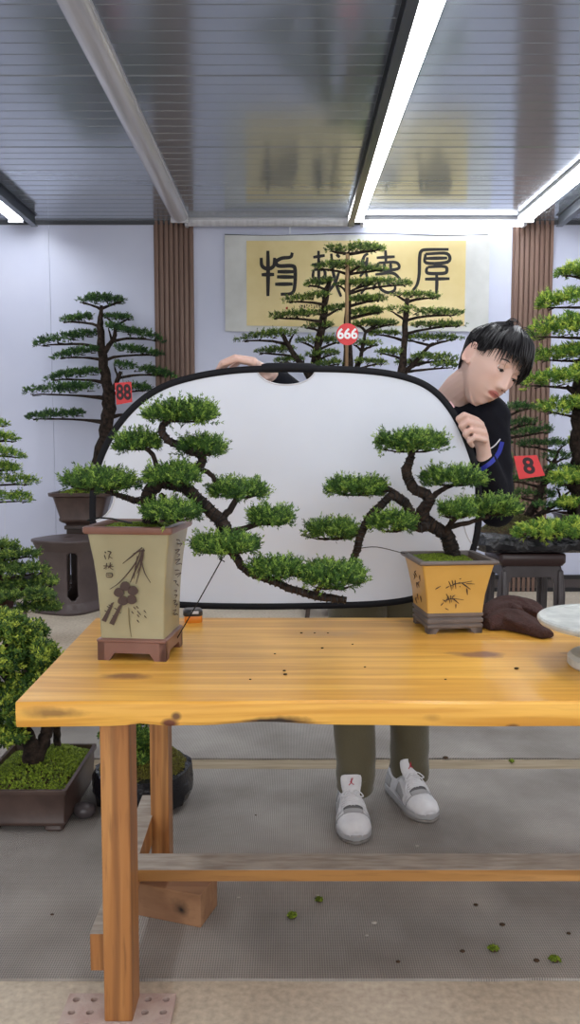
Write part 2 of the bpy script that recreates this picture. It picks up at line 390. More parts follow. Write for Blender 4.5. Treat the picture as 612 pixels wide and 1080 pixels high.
# ---------------------------------------------------------------- ceiling battens
MT['tube'] = emit_mat('lit_diffuser', (0.93, 0.96, 1.0), TUBE_STRENGTH)
MT['tube_dim'] = emit_mat('lit_wall_diffuser', (0.93, 0.96, 1.0), 4.0)
MT['tube_off'] = mat('unlit_clear_diffuser', (0.60, 0.60, 0.64), 0.2, col2=(0.48, 0.48, 0.52), nscale=2.0, stretch=(14, 0.5, 1), spec=0.7)
MT['rail'] = mat('dark_steel_rail', (0.07, 0.08, 0.095), 0.35, metal=0.3)
MT['batten'] = mat('white_batten_metal', (0.62, 0.62, 0.66), 0.35)
def batten(name, a, b, lit, label, wid=0.12, rail=0.0, group='ceiling batten lights', lamp='tube'):
    a = Vector(a); b = Vector(b); d = (b - a).normalized(); s = Vector((d.y, -d.x, 0))
    t = thing(name, label, 'ceiling light', ((a + b) / 2 + Vector((0, 0, 0))), group)
    def strip(w0, z0, z1, w1=None, off=0.0, n=8, shorten=0.0, round_=True):
        w1 = w1 or w0; prof = []
        if round_:
            for k in range(n + 1):
                an = math.pi * k / n; prof.append((off - w0 / 2 * math.cos(an), z1 - (z1 - z0) * math.sin(an)))
        else: prof = [(off - w0 / 2, z1), (off - w0 / 2, z0), (off + w0 / 2, z0), (off + w0 / 2, z1)]
        q = MB(); q.loft([[e + s * x + Vector((0, 0, z - e.z)) for x, z in prof] for e in (a + d * shorten, b - d * shorten)], True, True); return q
    obj('housing', strip(wid * 1.06, ZC - 0.022, ZC - 0.0005, round_=False), MT['batten'], t, smooth=False, bevel=0.002)
    obj('diffuser', strip(wid, ZC - 0.062, ZC - 0.0215, shorten=0.02), MT[lamp] if lit else MT['tube_off'], t, autosmooth=60)
    for e in (a + d * 0.012, b - d * 0.012):
        q = MB(); q.box((e.x, e.y, ZC - 0.043), (wid * 1.08 if abs(d.y) > 0.5 else 0.024, 0.024 if abs(d.y) > 0.5 else wid * 1.08, 0.042))
        obj('end_cap', q, MT['batten'], t, smooth=False, bevel=0.003)
    if rail:
        q = MB(); sx = rail
        for (zz, ww, hh) in ((ZC - 0.045, 0.012, 0.088), (ZC - 0.088, 0.05, 0.008), (ZC - 0.004, 0.05, 0.007)):
            c = (a + b) / 2 + s * sx; q.box((c.x, c.y, zz), (ww, (b - a).length, hh))
        obj('rail', q, MT['rail'], t, smooth=False)
    return t
zt = ZC - 0.05
def xat(px, Y): return P(px, 300, Y).x
def along(px0, py0, px1, py1, y0=-1.4, y1=6.64):
    A = G(px0, py0, zt); B = G(px1, py1, zt); sl = (B.x - A.x) / (B.y - A.y)
    return (A.x + sl * (y0 - A.y), y0, zt), (A.x + sl * (y1 - A.y), y1, zt)
batten('batten_light', *along(457, 0, 376, 232), True, 'lit white batten running to the wall above the yellow banner', 0.12, rail=-0.10)
batten('batten_light', *along(73, 0, 188, 230), False, 'unlit clear grey batten running to the fluted pilaster near the 88 tag tree', 0.13)
batten('batten_light', *along(612, 186, 557, 231), True, 'lit batten with dark rail ending at the pilaster behind the person', 0.12, rail=0.10)
a_, b_ = along(0, 219, 17, 233)
batten('batten_light', a_, b_, True, 'lit batten with dark rail at the ceiling edge above the bare white wall', 0.11, rail=0.12)
def cross(x0, x1, Y): return (xat(x0, Y) * 1.0, Y, zt), (xat(x1, Y), Y, zt)
batten('batten_light', *cross(196, 371, 6.75), False, 'unlit white batten lying crosswise on the wall top beside the fluted pilaster', 0.07)
batten('batten_light', *cross(380, 553, 6.75), True, 'lit batten lying crosswise on the wall top over the banner', 0.08, lamp='tube_dim')

# ---------------------------------------------------------------- banner
yb = YW - 0.02
t = thing('banner', 'cloth banner with yellow field and four black seal-script characters on the wall', 'banner', P(375, 350, yb))
def ripple_sheet(x0, x1, y0, y1, Y, nx, ny, seed, amp, th=0.003):
    q = MB(); rng = random.Random(seed); ph = [rng.uniform(0, 6) for _ in range(6)]
    A = P(x0, y0, Y); B = P(x1, y1, Y)
    rows = []
    for sgn in (0, 1):
        for j in range(ny + 1):
            for i in range(nx + 1):
                u = i / nx; v = j / ny
                dy = amp * (math.sin(u * 9 + ph[0] + v * 3) + 0.6 * math.sin(v * 7 + u * 14 + ph[1])) - amp * 1.6
                rows.append((A.x + (B.x - A.x) * u, Y + dy + sgn * th, A.z + (B.z - A.z) * v + 0.004 * math.sin(u * 7 + ph[2]) * v))
    K = (nx + 1) * (ny + 1); fs = []
    for j in range(ny):
        for i in range(nx):
            a = j * (nx + 1) + i; fs.append((a, a + 1, a + nx + 2, a + nx + 1)); fs.append((K + a, K + a + nx + 1, K + a + nx + 2, K + a + 1))
    bd = [i for i in range(nx + 1)] + [j * (nx + 1) + nx for j in range(1, ny + 1)] + [ny * (nx + 1) + i for i in range(nx - 1, -1, -1)] + [j * (nx + 1) for j in range(ny - 1, 0, -1)]
    for k in range(len(bd)):
        a, c = bd[k], bd[(k + 1) % len(bd)]; fs.append((a, K + a, K + c, c))
    q.add(rows, fs); return q
obj('backing_cloth', ripple_sheet(237, 515, 248, 350, yb, 40, 16, 3, 0.003), mat('grey_white_cloth', (0.58, 0.59, 0.57), 0.8, col2=(0.68, 0.69, 0.68), nscale=4), t)
obj('yellow_panel', ripple_sheet(260, 490, 254, 344, yb - 0.008, 30, 12, 3, 0.002), mat('yellow_silk', (0.72, 0.58, 0.27), 0.7, col2=(0.80, 0.67, 0.36), nscale=3), t)
ink = mat('black_ink', (0.018, 0.016, 0.016), 0.7); redink = mat('red_ink', (0.45, 0.07, 0.04), 0.7)
def stroke(q, pts, wpx, Y, sub=5, taper=True):
    pp = smoothpath(pts, sub) if len(pts) > 2 else [np.array(pts[0], float) + (np.array(pts[1], float) - np.array(pts[0], float)) * k / 4 for k in range(5)]
    n = len(pp); r = [M(wpx / 2, Y) * (0.82 + 0.25 * math.sin(math.pi * i / (n - 1)) if taper else 1) for i in range(n)]
    q.tube([P(x, y, Y) for x, y in pp], r, 6, flat=0.0012 / max(r), nrm=(0, 1, 0))
def chars(strokes, ox, oy, sc, wpx):
    q = MB()
    for s_ in strokes: stroke(q, [(ox + x / sc, oy + y / sc) for x, y in s_], wpx, yb - 0.014)
    return q
c1 = [[(215, 100), (216, 200), (215, 295)], [(186, 130), (190, 165), (215, 178), (240, 165), (244, 130)], [(188, 203), (242, 202)],
      [(320, 108), (312, 127), (275, 132), (250, 147), (262, 165), (318, 165), (332, 182), (330, 255), (316, 283), (270, 287)],
      [(256, 190), (326, 190)], [(254, 212), (326, 213)], [(246, 244), (322, 243)]]
c2 = [[(410, 128), (460, 120)], [(404, 160), (466, 158)], [(433, 100), (434, 180), (433, 262)], [(412, 182), (456, 182), (456, 216), (412, 216), (412, 182)], [(404, 238), (464, 236)],
      [(488, 112), (492, 170), (508, 240), (530, 297)], [(468, 150), (528, 142)], [(522, 190), (505, 235), (478, 275)], [(510, 115), (524, 128)]]
obj('character', chars(c1, 230, 240, 4.08, 4.3), ink, t); obj('character', chars(c2, 230, 240, 4.08, 3.6), ink, t)
c3 = [[(76, 112), (60, 122), (50, 150), (68, 150), (72, 128)], [(72, 150), (62, 180), (40, 212)], [(66, 190), (72, 240), (44, 285)], [(112, 130), (190, 125)], [(150, 98), (152, 152)],
      [(120, 152), (195, 150), (202, 178), (114, 182), (120, 152)], [(145, 152), (146, 182)], [(172, 152), (173, 180)], [(106, 202), (180, 196), (214, 222)],
      [(120, 232), (128, 262), (160, 280), (188, 270), (192, 248)], [(156, 226), (168, 252)], [(196, 226), (206, 244)], [(104, 240), (98, 268)]]
c4 = [[(422, 94), (330, 95), (304, 102), (297, 130), (295, 200), (286, 245), (268, 270)], [(322, 114), (414, 112), (418, 148), (326, 152), (322, 114)], [(324, 133), (416, 131)],
      [(332, 170), (404, 168), (414, 186), (400, 197), (336, 197), (326, 184), (332, 170)], [(320, 222), (426, 220)], [(370, 198), (371, 240), (369, 286)]]
obj('character', chars(c3, 370, 240, 4.08, 3.4), ink, t); obj('character', chars(c4, 370, 240, 4.08, 3.8), ink, t)
rng = random.Random(5); q = MB()
for k in range(9):
    x = 352 + k * 10.5; y = 338
    for _ in range(3): stroke(q, [(230 + (x + rng.uniform(-3, 3)) / 4.08, 240 + (y + rng.uniform(-9, 9)) / 4.08), (230 + (x + rng.uniform(-3, 4)) / 4.08, 240 + (y + rng.uniform(-9, 9)) / 4.08)], 0.7, yb - 0.014)
obj('signature', q, ink, t)
q = MB()
for k in range(2):
    a = P(299.5 + k * 3.2, 324 + k, yb - 0.013); q.box(a, (0.018, 0.0015, 0.022))
obj('seal_stamp', q, redink, t, smooth=False)
q = MB(); pts = [P(237 + i * 27.8, 247.2 + 1.2 * math.sin(i * 0.9) * (1 if i % 10 else 0), yb - 0.004) for i in range(11)]; q.tube(pts, 0.003, 5)
obj('hanging_cord', q, MT['wire'], t)

# ---------------------------------------------------------------- floor mats and boards
def mat_mesh(name, c1_, c2_):
    m = bpy.data.materials.new(name); N, L = nodes(m); b = N['Principled BSDF']
    tc = N.new('ShaderNodeTexCoord'); sp = N.new('ShaderNodeSeparateXYZ'); L.new(tc.outputs['Object'], sp.inputs[0])
    def mth(op, a, bv=None):
        k = N.new('ShaderNodeMath'); k.operation = op
        for i, q in enumerate((a, bv)):
            if q is None: continue
            if hasattr(q, 'node'): L.new(q, k.inputs[i])
            else: k.inputs[i].default_value = q
        return k.outputs[0]
    s1 = mth('ADD', sp.outputs[0], sp.outputs[1]); s2 = mth('SUBTRACT', sp.outputs[0], sp.outputs[1])
    a = mth('SINE', mth('MULTIPLY', s1, 520.0)); c = mth('SINE', mth('MULTIPLY', s2, 520.0)); h = mth('MULTIPLY', a, c)
    nz = N.new('ShaderNodeTexNoise'); nz.inputs['Scale'].default_value = 2.2; nz.inputs['Detail'].default_value = 7; L.new(tc.outputs['Object'], nz.inputs['Vector'])
    r = N.new('ShaderNodeValToRGB'); r.color_ramp.elements[0].color = (*c1_, 1); r.color_ramp.elements[1].color = (*c2_, 1)
    r.color_ramp.elements[0].position = 0.32; r.color_ramp.elements[1].position = 0.68; L.new(nz.outputs['Fac'], r.inputs['Fac'])
    r2 = N.new('ShaderNodeValToRGB'); r2.color_ramp.elements[0].color = (0.34, 0.34, 0.34, 1); r2.color_ramp.elements[1].color = (1.12, 1.12, 1.12, 1)
    r2.color_ramp.elements[0].position = 0.15; r2.color_ramp.elements[1].position = 0.55
    L.new(mth('ADD', mth('MULTIPLY', h, 0.5), 0.5), r2.inputs['Fac'])
    mx = N.new('ShaderNodeMixRGB'); mx.blend_type = 'MULTIPLY'; mx.inputs[0].default_value = 0.8
    L.new(r.outputs['Color'], mx.inputs[1]); L.new(r2.outputs['Color'], mx.inputs[2]); L.new(mx.outputs[0], b.inputs['Base Color'])
    b.inputs['Roughness'].default_value = 0.7
    bp = N.new('ShaderNodeBump'); bp.inputs['Strength'].default_value = 0.5; bp.inputs['Distance'].default_value = 0.002; L.new(h, bp.inputs['Height']); L.new(bp.outputs[0], b.inputs['Normal'])
    return m
MT['mat'] = mat_mesh('grey_mesh_matting', (0.20, 0.175, 0.155), (0.42, 0.385, 0.35))
ya = G(306, 1035, 0).y; yb1 = G(306, 813, 0).y; yb2 = G(306, 802.5, 0).y
def floor_mat(y0, y1, label, seed):
    rng = random.Random(seed); q = MB(); th = 0.007; n = 60
    top = [(-2.9 + 5.8 * i / n, y0 + rng.uniform(-0.002, 0.003)) for i in range(n + 1)] + [(2.9 - 5.8 * i / n, y1 + rng.uniform(-0.003, 0.003)) for i in range(n + 1)]
    q.prism([Vector((x, y, 0.0005)) for x, y in top], (0, 0, th)); return solo('floor_mat', q, MT['mat'], label, 'mat', 'grey floor matting', smooth=False, origin=(0, y0, 0))
floor_mat(ya, yb1, 'wide grey mesh floor mat under the wooden table and white sneakers', 1)
floor_mat(yb2 + 0.01, 4.35, 'grey mesh floor mat beyond the floor seam, behind the sneakers', 2)
q = MB(); q.box((0, (yb1 + yb2) / 2 + 0.003, 0.002), (5.8, (yb2 - yb1) * 0.9, 0.004)); 
solo('floor_strip', q, mat('dusty_brown_strip', (0.25, 0.19, 0.12), 0.8, col2=(0.36, 0.29, 0.20), nscale=7, stretch=(0.5, 6, 1)), 'narrow dusty brown strip between the two grey mats', 'floor strip', smooth=False)
# perforated brick under the table leg
MT['brick'] = mat('pink_brick', (0.44, 0.31, 0.27), 0.85, col2=(0.52, 0.41, 0.36), nscale=20, bump=0.3, bscale=120)
c = G(124, 1073, 0.0); bk_z = 0.012
q = MB(); hx, hy = 0.122, 0.062
holes = [(-0.085 + 0.034 * i, 0.03 - 0.03 * j, 0.0095) for j in range(3) for i in range(6)]
def plate_with_holes(q, c, hx, hy, z0, z1, holes, n=10):
    bm = bmesh.new(); nx = 6; ny = 3; cw = 2 * hx / nx; ch = 2 * hy / ny
    for i in range(nx):
        for j in range(ny):
            cx_ = -hx + cw * (i + 0.5); cy_ = -hy + ch * (j + 0.5); r = 0.0085
            out = []; inn = []
            for k in range(16):
                a = 2 * math.pi * k / 16; ca, sa = math.cos(a), math.sin(a); s_ = 1 / max(abs(ca), abs(sa))
                out.append((cx_ + ca * s_ * cw / 2, cy_ + sa * s_ * ch / 2)); inn.append((cx_ + ca * r, cy_ + sa * r))
            V = [(c.x + x, c.y + y, z1) for x, y in out] + [(c.x + x, c.y + y, z1) for x, y in inn] + [(c.x + x, c.y + y, z0 + 0.001) for x, y in inn]
            fs = []
            for k in range(16):
                l = (k + 1) % 16; fs.append((k, l, 16 + l, 16 + k)); fs.append((16 + k, 16 + l, 32 + l, 32 + k))
            fs.append(tuple(range(32, 48))); q.add(V, fs)
    q.add([(c.x + sx * hx, c.y + sy * hy, z) for z in (z0, z1) for sx, sy in ((-1, -1), (1, -1), (1, 1), (-1, 1))], [(0, 1, 5, 4), (1, 2, 6, 5), (2, 3, 7, 6), (3, 0, 4, 7), (3, 2, 1, 0)])
plate_with_holes(q, c, hx, hy, 0.0, bk_z, holes)
solo('perforated_brick', q, [MT['brick']], 'pinkish brick with rows of round holes under the front table leg', 'brick', smooth=False, recalc=False)
# ================================================================ table
TZ = 0.75; TT = 0.055
def wood_mat(name, base, dark, light, axis='x', knots=(), rough=0.3, coat=0.35, fig=1.0):
    m = bpy.data.materials.new(name); N, L = nodes(m); b = N['Principled BSDF']
    tc = N.new('ShaderNodeTexCoord'); mp = N.new('ShaderNodeMapping')
    mp.inputs['Scale'].default_value = {'x': (0.7, 9, 9), 'z': (9, 9, 0.7), 'y': (9, 0.7, 9)}[axis]; L.new(tc.outputs['Object'], mp.inputs['Vector'])
    n1 = N.new('ShaderNodeTexNoise'); n1.inputs['Scale'].default_value = 1.5; n1.inputs['Detail'].default_value = 3; n1.inputs['Distortion'].default_value = 1.4; L.new(mp.outputs[0], n1.inputs['Vector'])
    wv = N.new('ShaderNodeTexWave'); wv.inputs['Scale'].default_value = 1.1; wv.inputs['Distortion'].default_value = 9; wv.inputs['Detail'].default_value = 3; wv.inputs['Detail Scale'].default_value = 0.7
    wv.bands_direction = {'x': 'Y', 'z': 'X', 'y': 'X'}[axis]; L.new(mp.outputs[0], wv.inputs['Vector'])
    n3 = N.new('ShaderNodeTexNoise'); n3.inputs['Scale'].default_value = 14; n3.inputs['Detail'].default_value = 4; L.new(mp.outputs[0], n3.inputs['Vector'])
    r = N.new('ShaderNodeValToRGB'); e = r.color_ramp.elements; e[0].color = (*base, 1); e[1].color = (*light, 1); e[0].position = 0.42; e[1].position = 0.58
    L.new(n1.outputs['Fac'], r.inputs['Fac'])
    def mixc(f, a, bcol):
        k = N.new('ShaderNodeMixRGB'); 
        if hasattr(f, 'node'): L.new(f, k.inputs[0])
        else: k.inputs[0].default_value = f
        L.new(a, k.inputs[1]); k.inputs[2].default_value = (*bcol, 1); return k.outputs[0]
    def mth(op, a, bv):
        k = N.new('ShaderNodeMath'); k.operation = op
        for i, q in enumerate((a, bv)):
            if hasattr(q, 'node'): L.new(q, k.inputs[i])
            else: k.inputs[i].default_value = q
        return k.outputs[0]
    wr = N.new('ShaderNodeValToRGB'); wr.color_ramp.elements[0].position = 0.55; wr.color_ramp.elements[1].position = 1.0
    L.new(wv.outputs['Fac'], wr.inputs['Fac']); col = mixc(mth('MULTIPLY', wr.outputs['Color'], 0.16 * fig), r.outputs['Color'], dark)
    fr = N.new('ShaderNodeValToRGB'); fr.color_ramp.elements[0].position = 0.55; fr.color_ramp.elements[1].position = 0.75
    L.new(n3.outputs['Fac'], fr.inputs['Fac']); col = mixc(mth('MULTIPLY', fr.outputs['Color'], 0.16 * fig), col, dark)
    nk = N.new('ShaderNodeTexNoise'); nk.inputs['Scale'].default_value = 9; nk.inputs['Detail'].default_value = 5; L.new(tc.outputs['Object'], nk.inputs['Vector'])
    for (kx, ky, kz, rx, ry, rz, st, kc) in knots:        # knots and bark scars
        v = N.new('ShaderNodeVectorMath'); v.operation = 'SUBTRACT'; L.new(tc.outputs['Object'], v.inputs[0]); v.inputs[1].default_value = (kx, ky, kz)
        d = N.new('ShaderNodeVectorMath'); d.operation = 'DIVIDE'; L.new(v.outputs[0], d.inputs[0]); d.inputs[1].default_value = (rx, ry, rz)
        ln = N.new('ShaderNodeVectorMath'); ln.operation = 'LENGTH'; L.new(d.outputs[0], ln.inputs[0])
        x = mth('ADD', ln.outputs['Value'], mth('MULTIPLY', mth('SUBTRACT', nk.outputs['Fac'], 0.5), 2.4))
        rr = N.new('ShaderNodeValToRGB'); rr.color_ramp.elements[0].color = (1, 1, 1, 1); rr.color_ramp.elements[1].color = (0, 0, 0, 1)
        rr.color_ramp.elements[0].position = 0.35; rr.color_ramp.elements[1].position = 1.0; L.new(x, rr.inputs['Fac'])
        col = mixc(mth('MULTIPLY', rr.outputs['Color'], st), col, kc)
    L.new(col, b.inputs['Base Color']); b.inputs['Roughness'].default_value = rough
    b.inputs['Coat Weight'].default_value = coat; b.inputs['Coat Roughness'].default_value = 0.18
    bp = N.new('ShaderNodeBump'); bp.inputs['Strength'].default_value = 0.08; bp.inputs['Distance'].default_value = 0.004
    L.new(n3.outputs['Fac'], bp.inputs['Height']); L.new(bp.outputs[0], b.inputs['Normal'])
    return m
yf = G(18, 740, TZ).y; ybk = G(200, 651, TZ).y
XR = 1.30
tb = thing('wooden_table', 'long honey-coloured varnished wooden table carrying the two foreground bonsai', 'table', (0.36, (yf + ybk) / 2, 0))
# slab with natural wavy front edge
q = MB(); rng = random.Random(2); n = 60; rings = []
LF = -0.552; LB = -0.578
def edge_y(x): return yf + 0.004 * math.sin(x * 5 + 1) + 0.003 * math.sin(x * 13)
scoops = [(G(150, 768, TZ - TT).x, 0.03, 0.010), (G(275, 768, TZ - TT).x, 0.09, 0.016), (G(200, 768, TZ - TT).x, 0.02, 0.004)]
def slab_profile(x, s):
    "front to back section at fraction s of the width"
    xx = LF + (XR - LF) * s; sc = 0.45 * sum(d * math.exp(-((xx - c) / w_) ** 2) for c, w_, d in scoops); fy = edge_y(xx); r = 0.004
    left = lambda y: (LF + (LB - LF) * (y - yf) / (ybk - yf))
    pts = [(fy + 0.004 + sc * 0.8, TZ - TT + 0.003 + sc), (fy, TZ - TT + 0.010 + sc * 1.1), (fy - 0.001, TZ - 0.022), (fy + 0.0005, TZ - 0.005), (fy + 0.005, TZ),
           (fy + 0.05, TZ), (ybk - 0.2, TZ), (ybk - 0.008, TZ), (ybk, TZ - 0.008), (ybk, TZ - TT + 0.006), (ybk - 0.006, TZ - TT), (fy + 0.06, TZ - TT), (fy + 0.016 + sc, TZ - TT + sc * 0.7)]
    return [Vector((left(y) + (XR - left(y)) * s, y, z)) for y, z in pts]
q.loft([slab_profile(0, i / n) for i in range(n + 1)], True, True)
def K(px, py, rx, ry, st=0.8, kc=(0.16, 0.055, 0.03), z=TZ):
    g = G(px, py, z) - ROOT[tb.name]; return (g.x, g.y, g.z, rx, ry, 0.3, st, kc)
def KF(px, py, rx, rz, st=0.8, kc=(0.10, 0.04, 0.02)):
    g = P(px, py, yf) - ROOT[tb.name]; return (g.x, g.y, g.z, rx, 0.05, rz, st, kc)
kn = [K(132, 713, 0.06, 0.03, 0.8), K(508, 690, 0.07, 0.034, 0.9, (0.22, 0.09, 0.06)), K(340, 668, 0.09, 0.05, 0.25, (0.30, 0.2, 0.14)),
      KF(186, 755, 0.012, 0.010, 0.9), KF(178, 763, 0.02, 0.013, 1.0, (0.14, 0.04, 0.02)), KF(285, 762, 0.10, 0.014, 1.0, (0.035, 0.02, 0.012)), KF(62, 752, 0.07, 0.014, 0.7),
      KF(541, 767, 0.016, 0.010, 0.8), KF(455, 757, 0.03, 0.012, 0.3), K(600, 689, 0.03, 0.014, 0.5), K(430, 655, 0.05, 0.03, 0.3)]
MT['table'] = wood_mat('honey_varnished_wood', (0.70, 0.335, 0.045), (0.42, 0.16, 0.025), (0.86, 0.47, 0.085), 'x', kn, rough=0.36, coat=0.22)
obj('tabletop', q, MT['table'], tb, autosmooth=30)
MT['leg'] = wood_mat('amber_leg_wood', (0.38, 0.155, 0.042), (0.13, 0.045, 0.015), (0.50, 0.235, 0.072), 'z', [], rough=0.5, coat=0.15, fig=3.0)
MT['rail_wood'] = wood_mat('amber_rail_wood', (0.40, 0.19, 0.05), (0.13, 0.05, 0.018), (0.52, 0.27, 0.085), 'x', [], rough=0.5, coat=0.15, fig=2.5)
MT['worn'] = mat('worn_grey_wood', (0.30, 0.26, 0.22), 0.75, col2=(0.45, 0.41, 0.36), nscale=10, stretch=(1, 6, 1), bump=0.2)
def legbox(x0, x1, y0, y1, zb, top, lean_x=0.0, lean_y=0.0):
    q = MB(); zt_ = top
    q.add([(x0 + lean_x, y0 + lean_y, zb), (x1 + lean_x, y0 + lean_y, zb), (x1 + lean_x, y1 + lean_y, zb), (x0 + lean_x, y1 + lean_y, zb), (x0, y0, zt_), (x1, y0, zt_), (x1, y1, zt_), (x0, y1, zt_)],
          [(3, 2, 1, 0), (4, 5, 6, 7), (0, 1, 5, 4), (1, 2, 6, 5), (2, 3, 7, 6), (3, 0, 4, 7)])
    return q
ztop = TZ - TT
YL = 1.655
xa = P(105, 780, YL).x; xb = P(131, 780, YL).x
xa2 = G(109.5, 1079, bk_z); 
lw = 0.062
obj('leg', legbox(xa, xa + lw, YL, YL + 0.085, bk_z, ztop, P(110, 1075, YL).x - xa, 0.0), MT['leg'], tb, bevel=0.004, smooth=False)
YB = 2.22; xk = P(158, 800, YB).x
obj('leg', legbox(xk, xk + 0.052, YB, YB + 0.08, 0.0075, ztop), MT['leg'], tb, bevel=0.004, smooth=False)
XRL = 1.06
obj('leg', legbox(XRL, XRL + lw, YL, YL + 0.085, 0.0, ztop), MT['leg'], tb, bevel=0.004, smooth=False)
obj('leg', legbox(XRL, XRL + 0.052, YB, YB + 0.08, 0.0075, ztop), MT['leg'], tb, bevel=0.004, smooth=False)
# end stretchers, worn grey on top
for xs, nm in ((-1, 'a'), (1, 'b')):
    if xs < 0: x0 = P(95, 990, 1.70).x; x1 = x0 + 0.05
    else: x0 = XRL + 0.07; x1 = x0 + 0.05
    q = MB(); q.add([(x0, 1.70, 0.10), (x1, 1.70, 0.10), (x1, 2.34, 0.14), (x0, 2.34, 0.14), (x0, 1.70, 0.185), (x1, 1.70, 0.185), (x1, 2.34, 0.215), (x0, 2.34, 0.215)],
          [(3, 2, 1, 0), (0, 1, 5, 4), (1, 2, 6, 5), (2, 3, 7, 6), (3, 0, 4, 7)], 0); q.add([(x0, 1.70, 0.185), (x1, 1.70, 0.185), (x1, 2.34, 0.215), (x0, 2.34, 0.215)], [(0, 1, 2, 3)], 1)
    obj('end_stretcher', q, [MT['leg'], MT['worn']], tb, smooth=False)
    q = MB(); xm = (xk + 0.026 if xs < 0 else XRL + 0.03); q.box((xm - 0.02, (yf + ybk) / 2 + .05, ztop - 0.015), (0.05, 0.55, 0.03))
    obj('cross_bearer', q, MT['leg'], tb, bevel=0.004, smooth=False)
g1 = G(140, 934, 0.2); g2 = G(612, 933, 0.2)
q = MB(); xl = P(138, 934, 1.94).x; 
q.box(((xl + XRL + 0.07) / 2, 1.98, 0.186), (XRL + 0.07 - xl, 0.082, 0.029), mi=0); q.box(((xl + XRL + 0.07) / 2, 1.98, 0.2012), (XRL + 0.068 - xl, 0.080, 0.0015), mi=1)
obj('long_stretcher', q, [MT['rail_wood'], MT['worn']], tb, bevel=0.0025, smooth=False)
# sawn block under the table
A = G(212, 979, 0.0075); ang = math.radians(18)
blk = MB(); R = Matrix.Rotation(-ang, 3, 'Z'); cc = A + R @ Vector((-0.1, 0.055, 0.0)); blk.box((cc.x, cc.y, 0.0075 + 0.045), (0.2, 0.11, 0.09), rot=R)
kq = R @ Vector((0.045, -0.055, 0)); kb = [(kq.x, kq.y, 0.04, 0.035, 0.05, 0.035, 1.0, (0.012, 0.008, 0.006))]
solo('wood_block', blk, wood_mat('sawn_block_wood', (0.30, 0.15, 0.075), (0.13, 0.05, 0.025), (0.38, 0.2, 0.1), 'x', kb, rough=0.7, coat=0.0), 'sawn brown wood block with a black knot on the mat below the long stretcher', 'wood block', bevel=0.003, smooth=False, origin=(cc.x, cc.y, 0.0075))

# ================================================================ pots
def square_pot(root, c, rz, prof, rim, wall, m_body, m_trim, rc=0.006, depth=0.05, foot=None, name='pot'):
    """prof: [(half_x, half_y, z)] outside from skirt top to under the rim; rim: [(hx,hy,z)] outside of the rim"""
    q = MB(); c2 = (c[0], c[1])
    rings = [rrect(hx, hy, rc, z, c2, rz) for hx, hy, z in prof]; q.loft(rings, True, False, 0)
    rr = [rrect(prof[-1][0], prof[-1][1], rc, prof[-1][2], c2, rz)] + [rrect(hx, hy, rc, z, c2, rz) for hx, hy, z in rim]
    hx, hy, z = rim[-1]; rr += [rrect(hx - wall, hy - wall, rc, z, c2, rz), rrect(hx - wall - 0.004, hy - wall - 0.004, rc, z - depth, c2, rz)]
    q.loft(rr, False, True, 1)
    return obj(name, q, [m_body, m_trim], root, autosmooth=35)
def footed_base(root, c, rz, hx, hy, z0, zn, z1, m, lip=0.004, fw=0.34):
    "skirt with bracket feet: notch cut in each side"
    q = MB(); R = Matrix.Rotation(rz, 3, 'Z'); th = 0.016
    for (ux, a, bb) in ((0, hx, hy), (1, hy, hx)):
        for sgn in (-1, 1):
            prof = [(-a, z0), (-a * (1 - fw), z0), (-a * (1 - fw - 0.14), zn), (a * (1 - fw - 0.14), zn), (a * (1 - fw), z0), (a, z0), (a, z1), (-a, z1)]
            pl = []
            for u, z in prof:
                v = Vector((u, sgn * bb, 0)) if ux == 0 else Vector((sgn * bb, u, 0))
                v = R @ v; pl.append(Vector((c[0] + v.x, c[1] + v.y, z)))
            off = R @ (Vector((0, -sgn * th, 0)) if ux == 0 else Vector((-sgn * th, 0, 0))); q.prism(pl, off)
    q.loft([rrect(hx - 0.002, hy - 0.002, 0.004, z, (c[0], c[1]), rz) for z in (zn, z1)], True, True)
    return obj('pot_base', q, m, root, smooth=False)
def face_marks(pot, c, rz, hw0, hw1, hd0, hd1, z0, z1, strokes, m, name, side='front', th=0.0014, label=None):
    """strokes: (list of (u,v), width m) on a tapered face; u -1..1, v 0..1 from bottom to top"""
    R = Matrix.Rotation(rz, 3, 'Z'); q = MB()
    def at(u, v):
        hw = hw0 + (hw1 - hw0) * v; hd = hd0 + (hd1 - hd0) * v; z = z0 + (z1 - z0) * v
        p = Vector((u * hw, -hd - 0.0003, 0)) if side == 'front' else (Vector((hw + 0.0003, u * hd, 0)) if side == 'right' else Vector((-hw - 0.0003, u * hd, 0)))
        p = R @ p; return Vector((c[0] + p.x, c[1] + p.y, z))
    nr = R @ (Vector((0, -1, 0)) if side == 'front' else Vector((1, 0, 0)) if side == 'right' else Vector((-1, 0, 0)))
    for pts, wd in strokes:
        if wd < 0:      # filled patch
            q.prism([at(u, v) for u, v in pts], nr * th)
        else:
            pp = smoothpath(pts, 4); n = len(pp)
            q.tube([at(u, v) for u, v in pp], [wd * (0.55 + 0.55 * math.sin(math.pi * min(1, 0.15 + i / (n - 1)))) for i in range(n)], 5, flat=th / wd, nrm=nr)
    return obj(name, q, m, pot, label=label)
GR = np.random.default_rng(11); RR = random.Random(7)

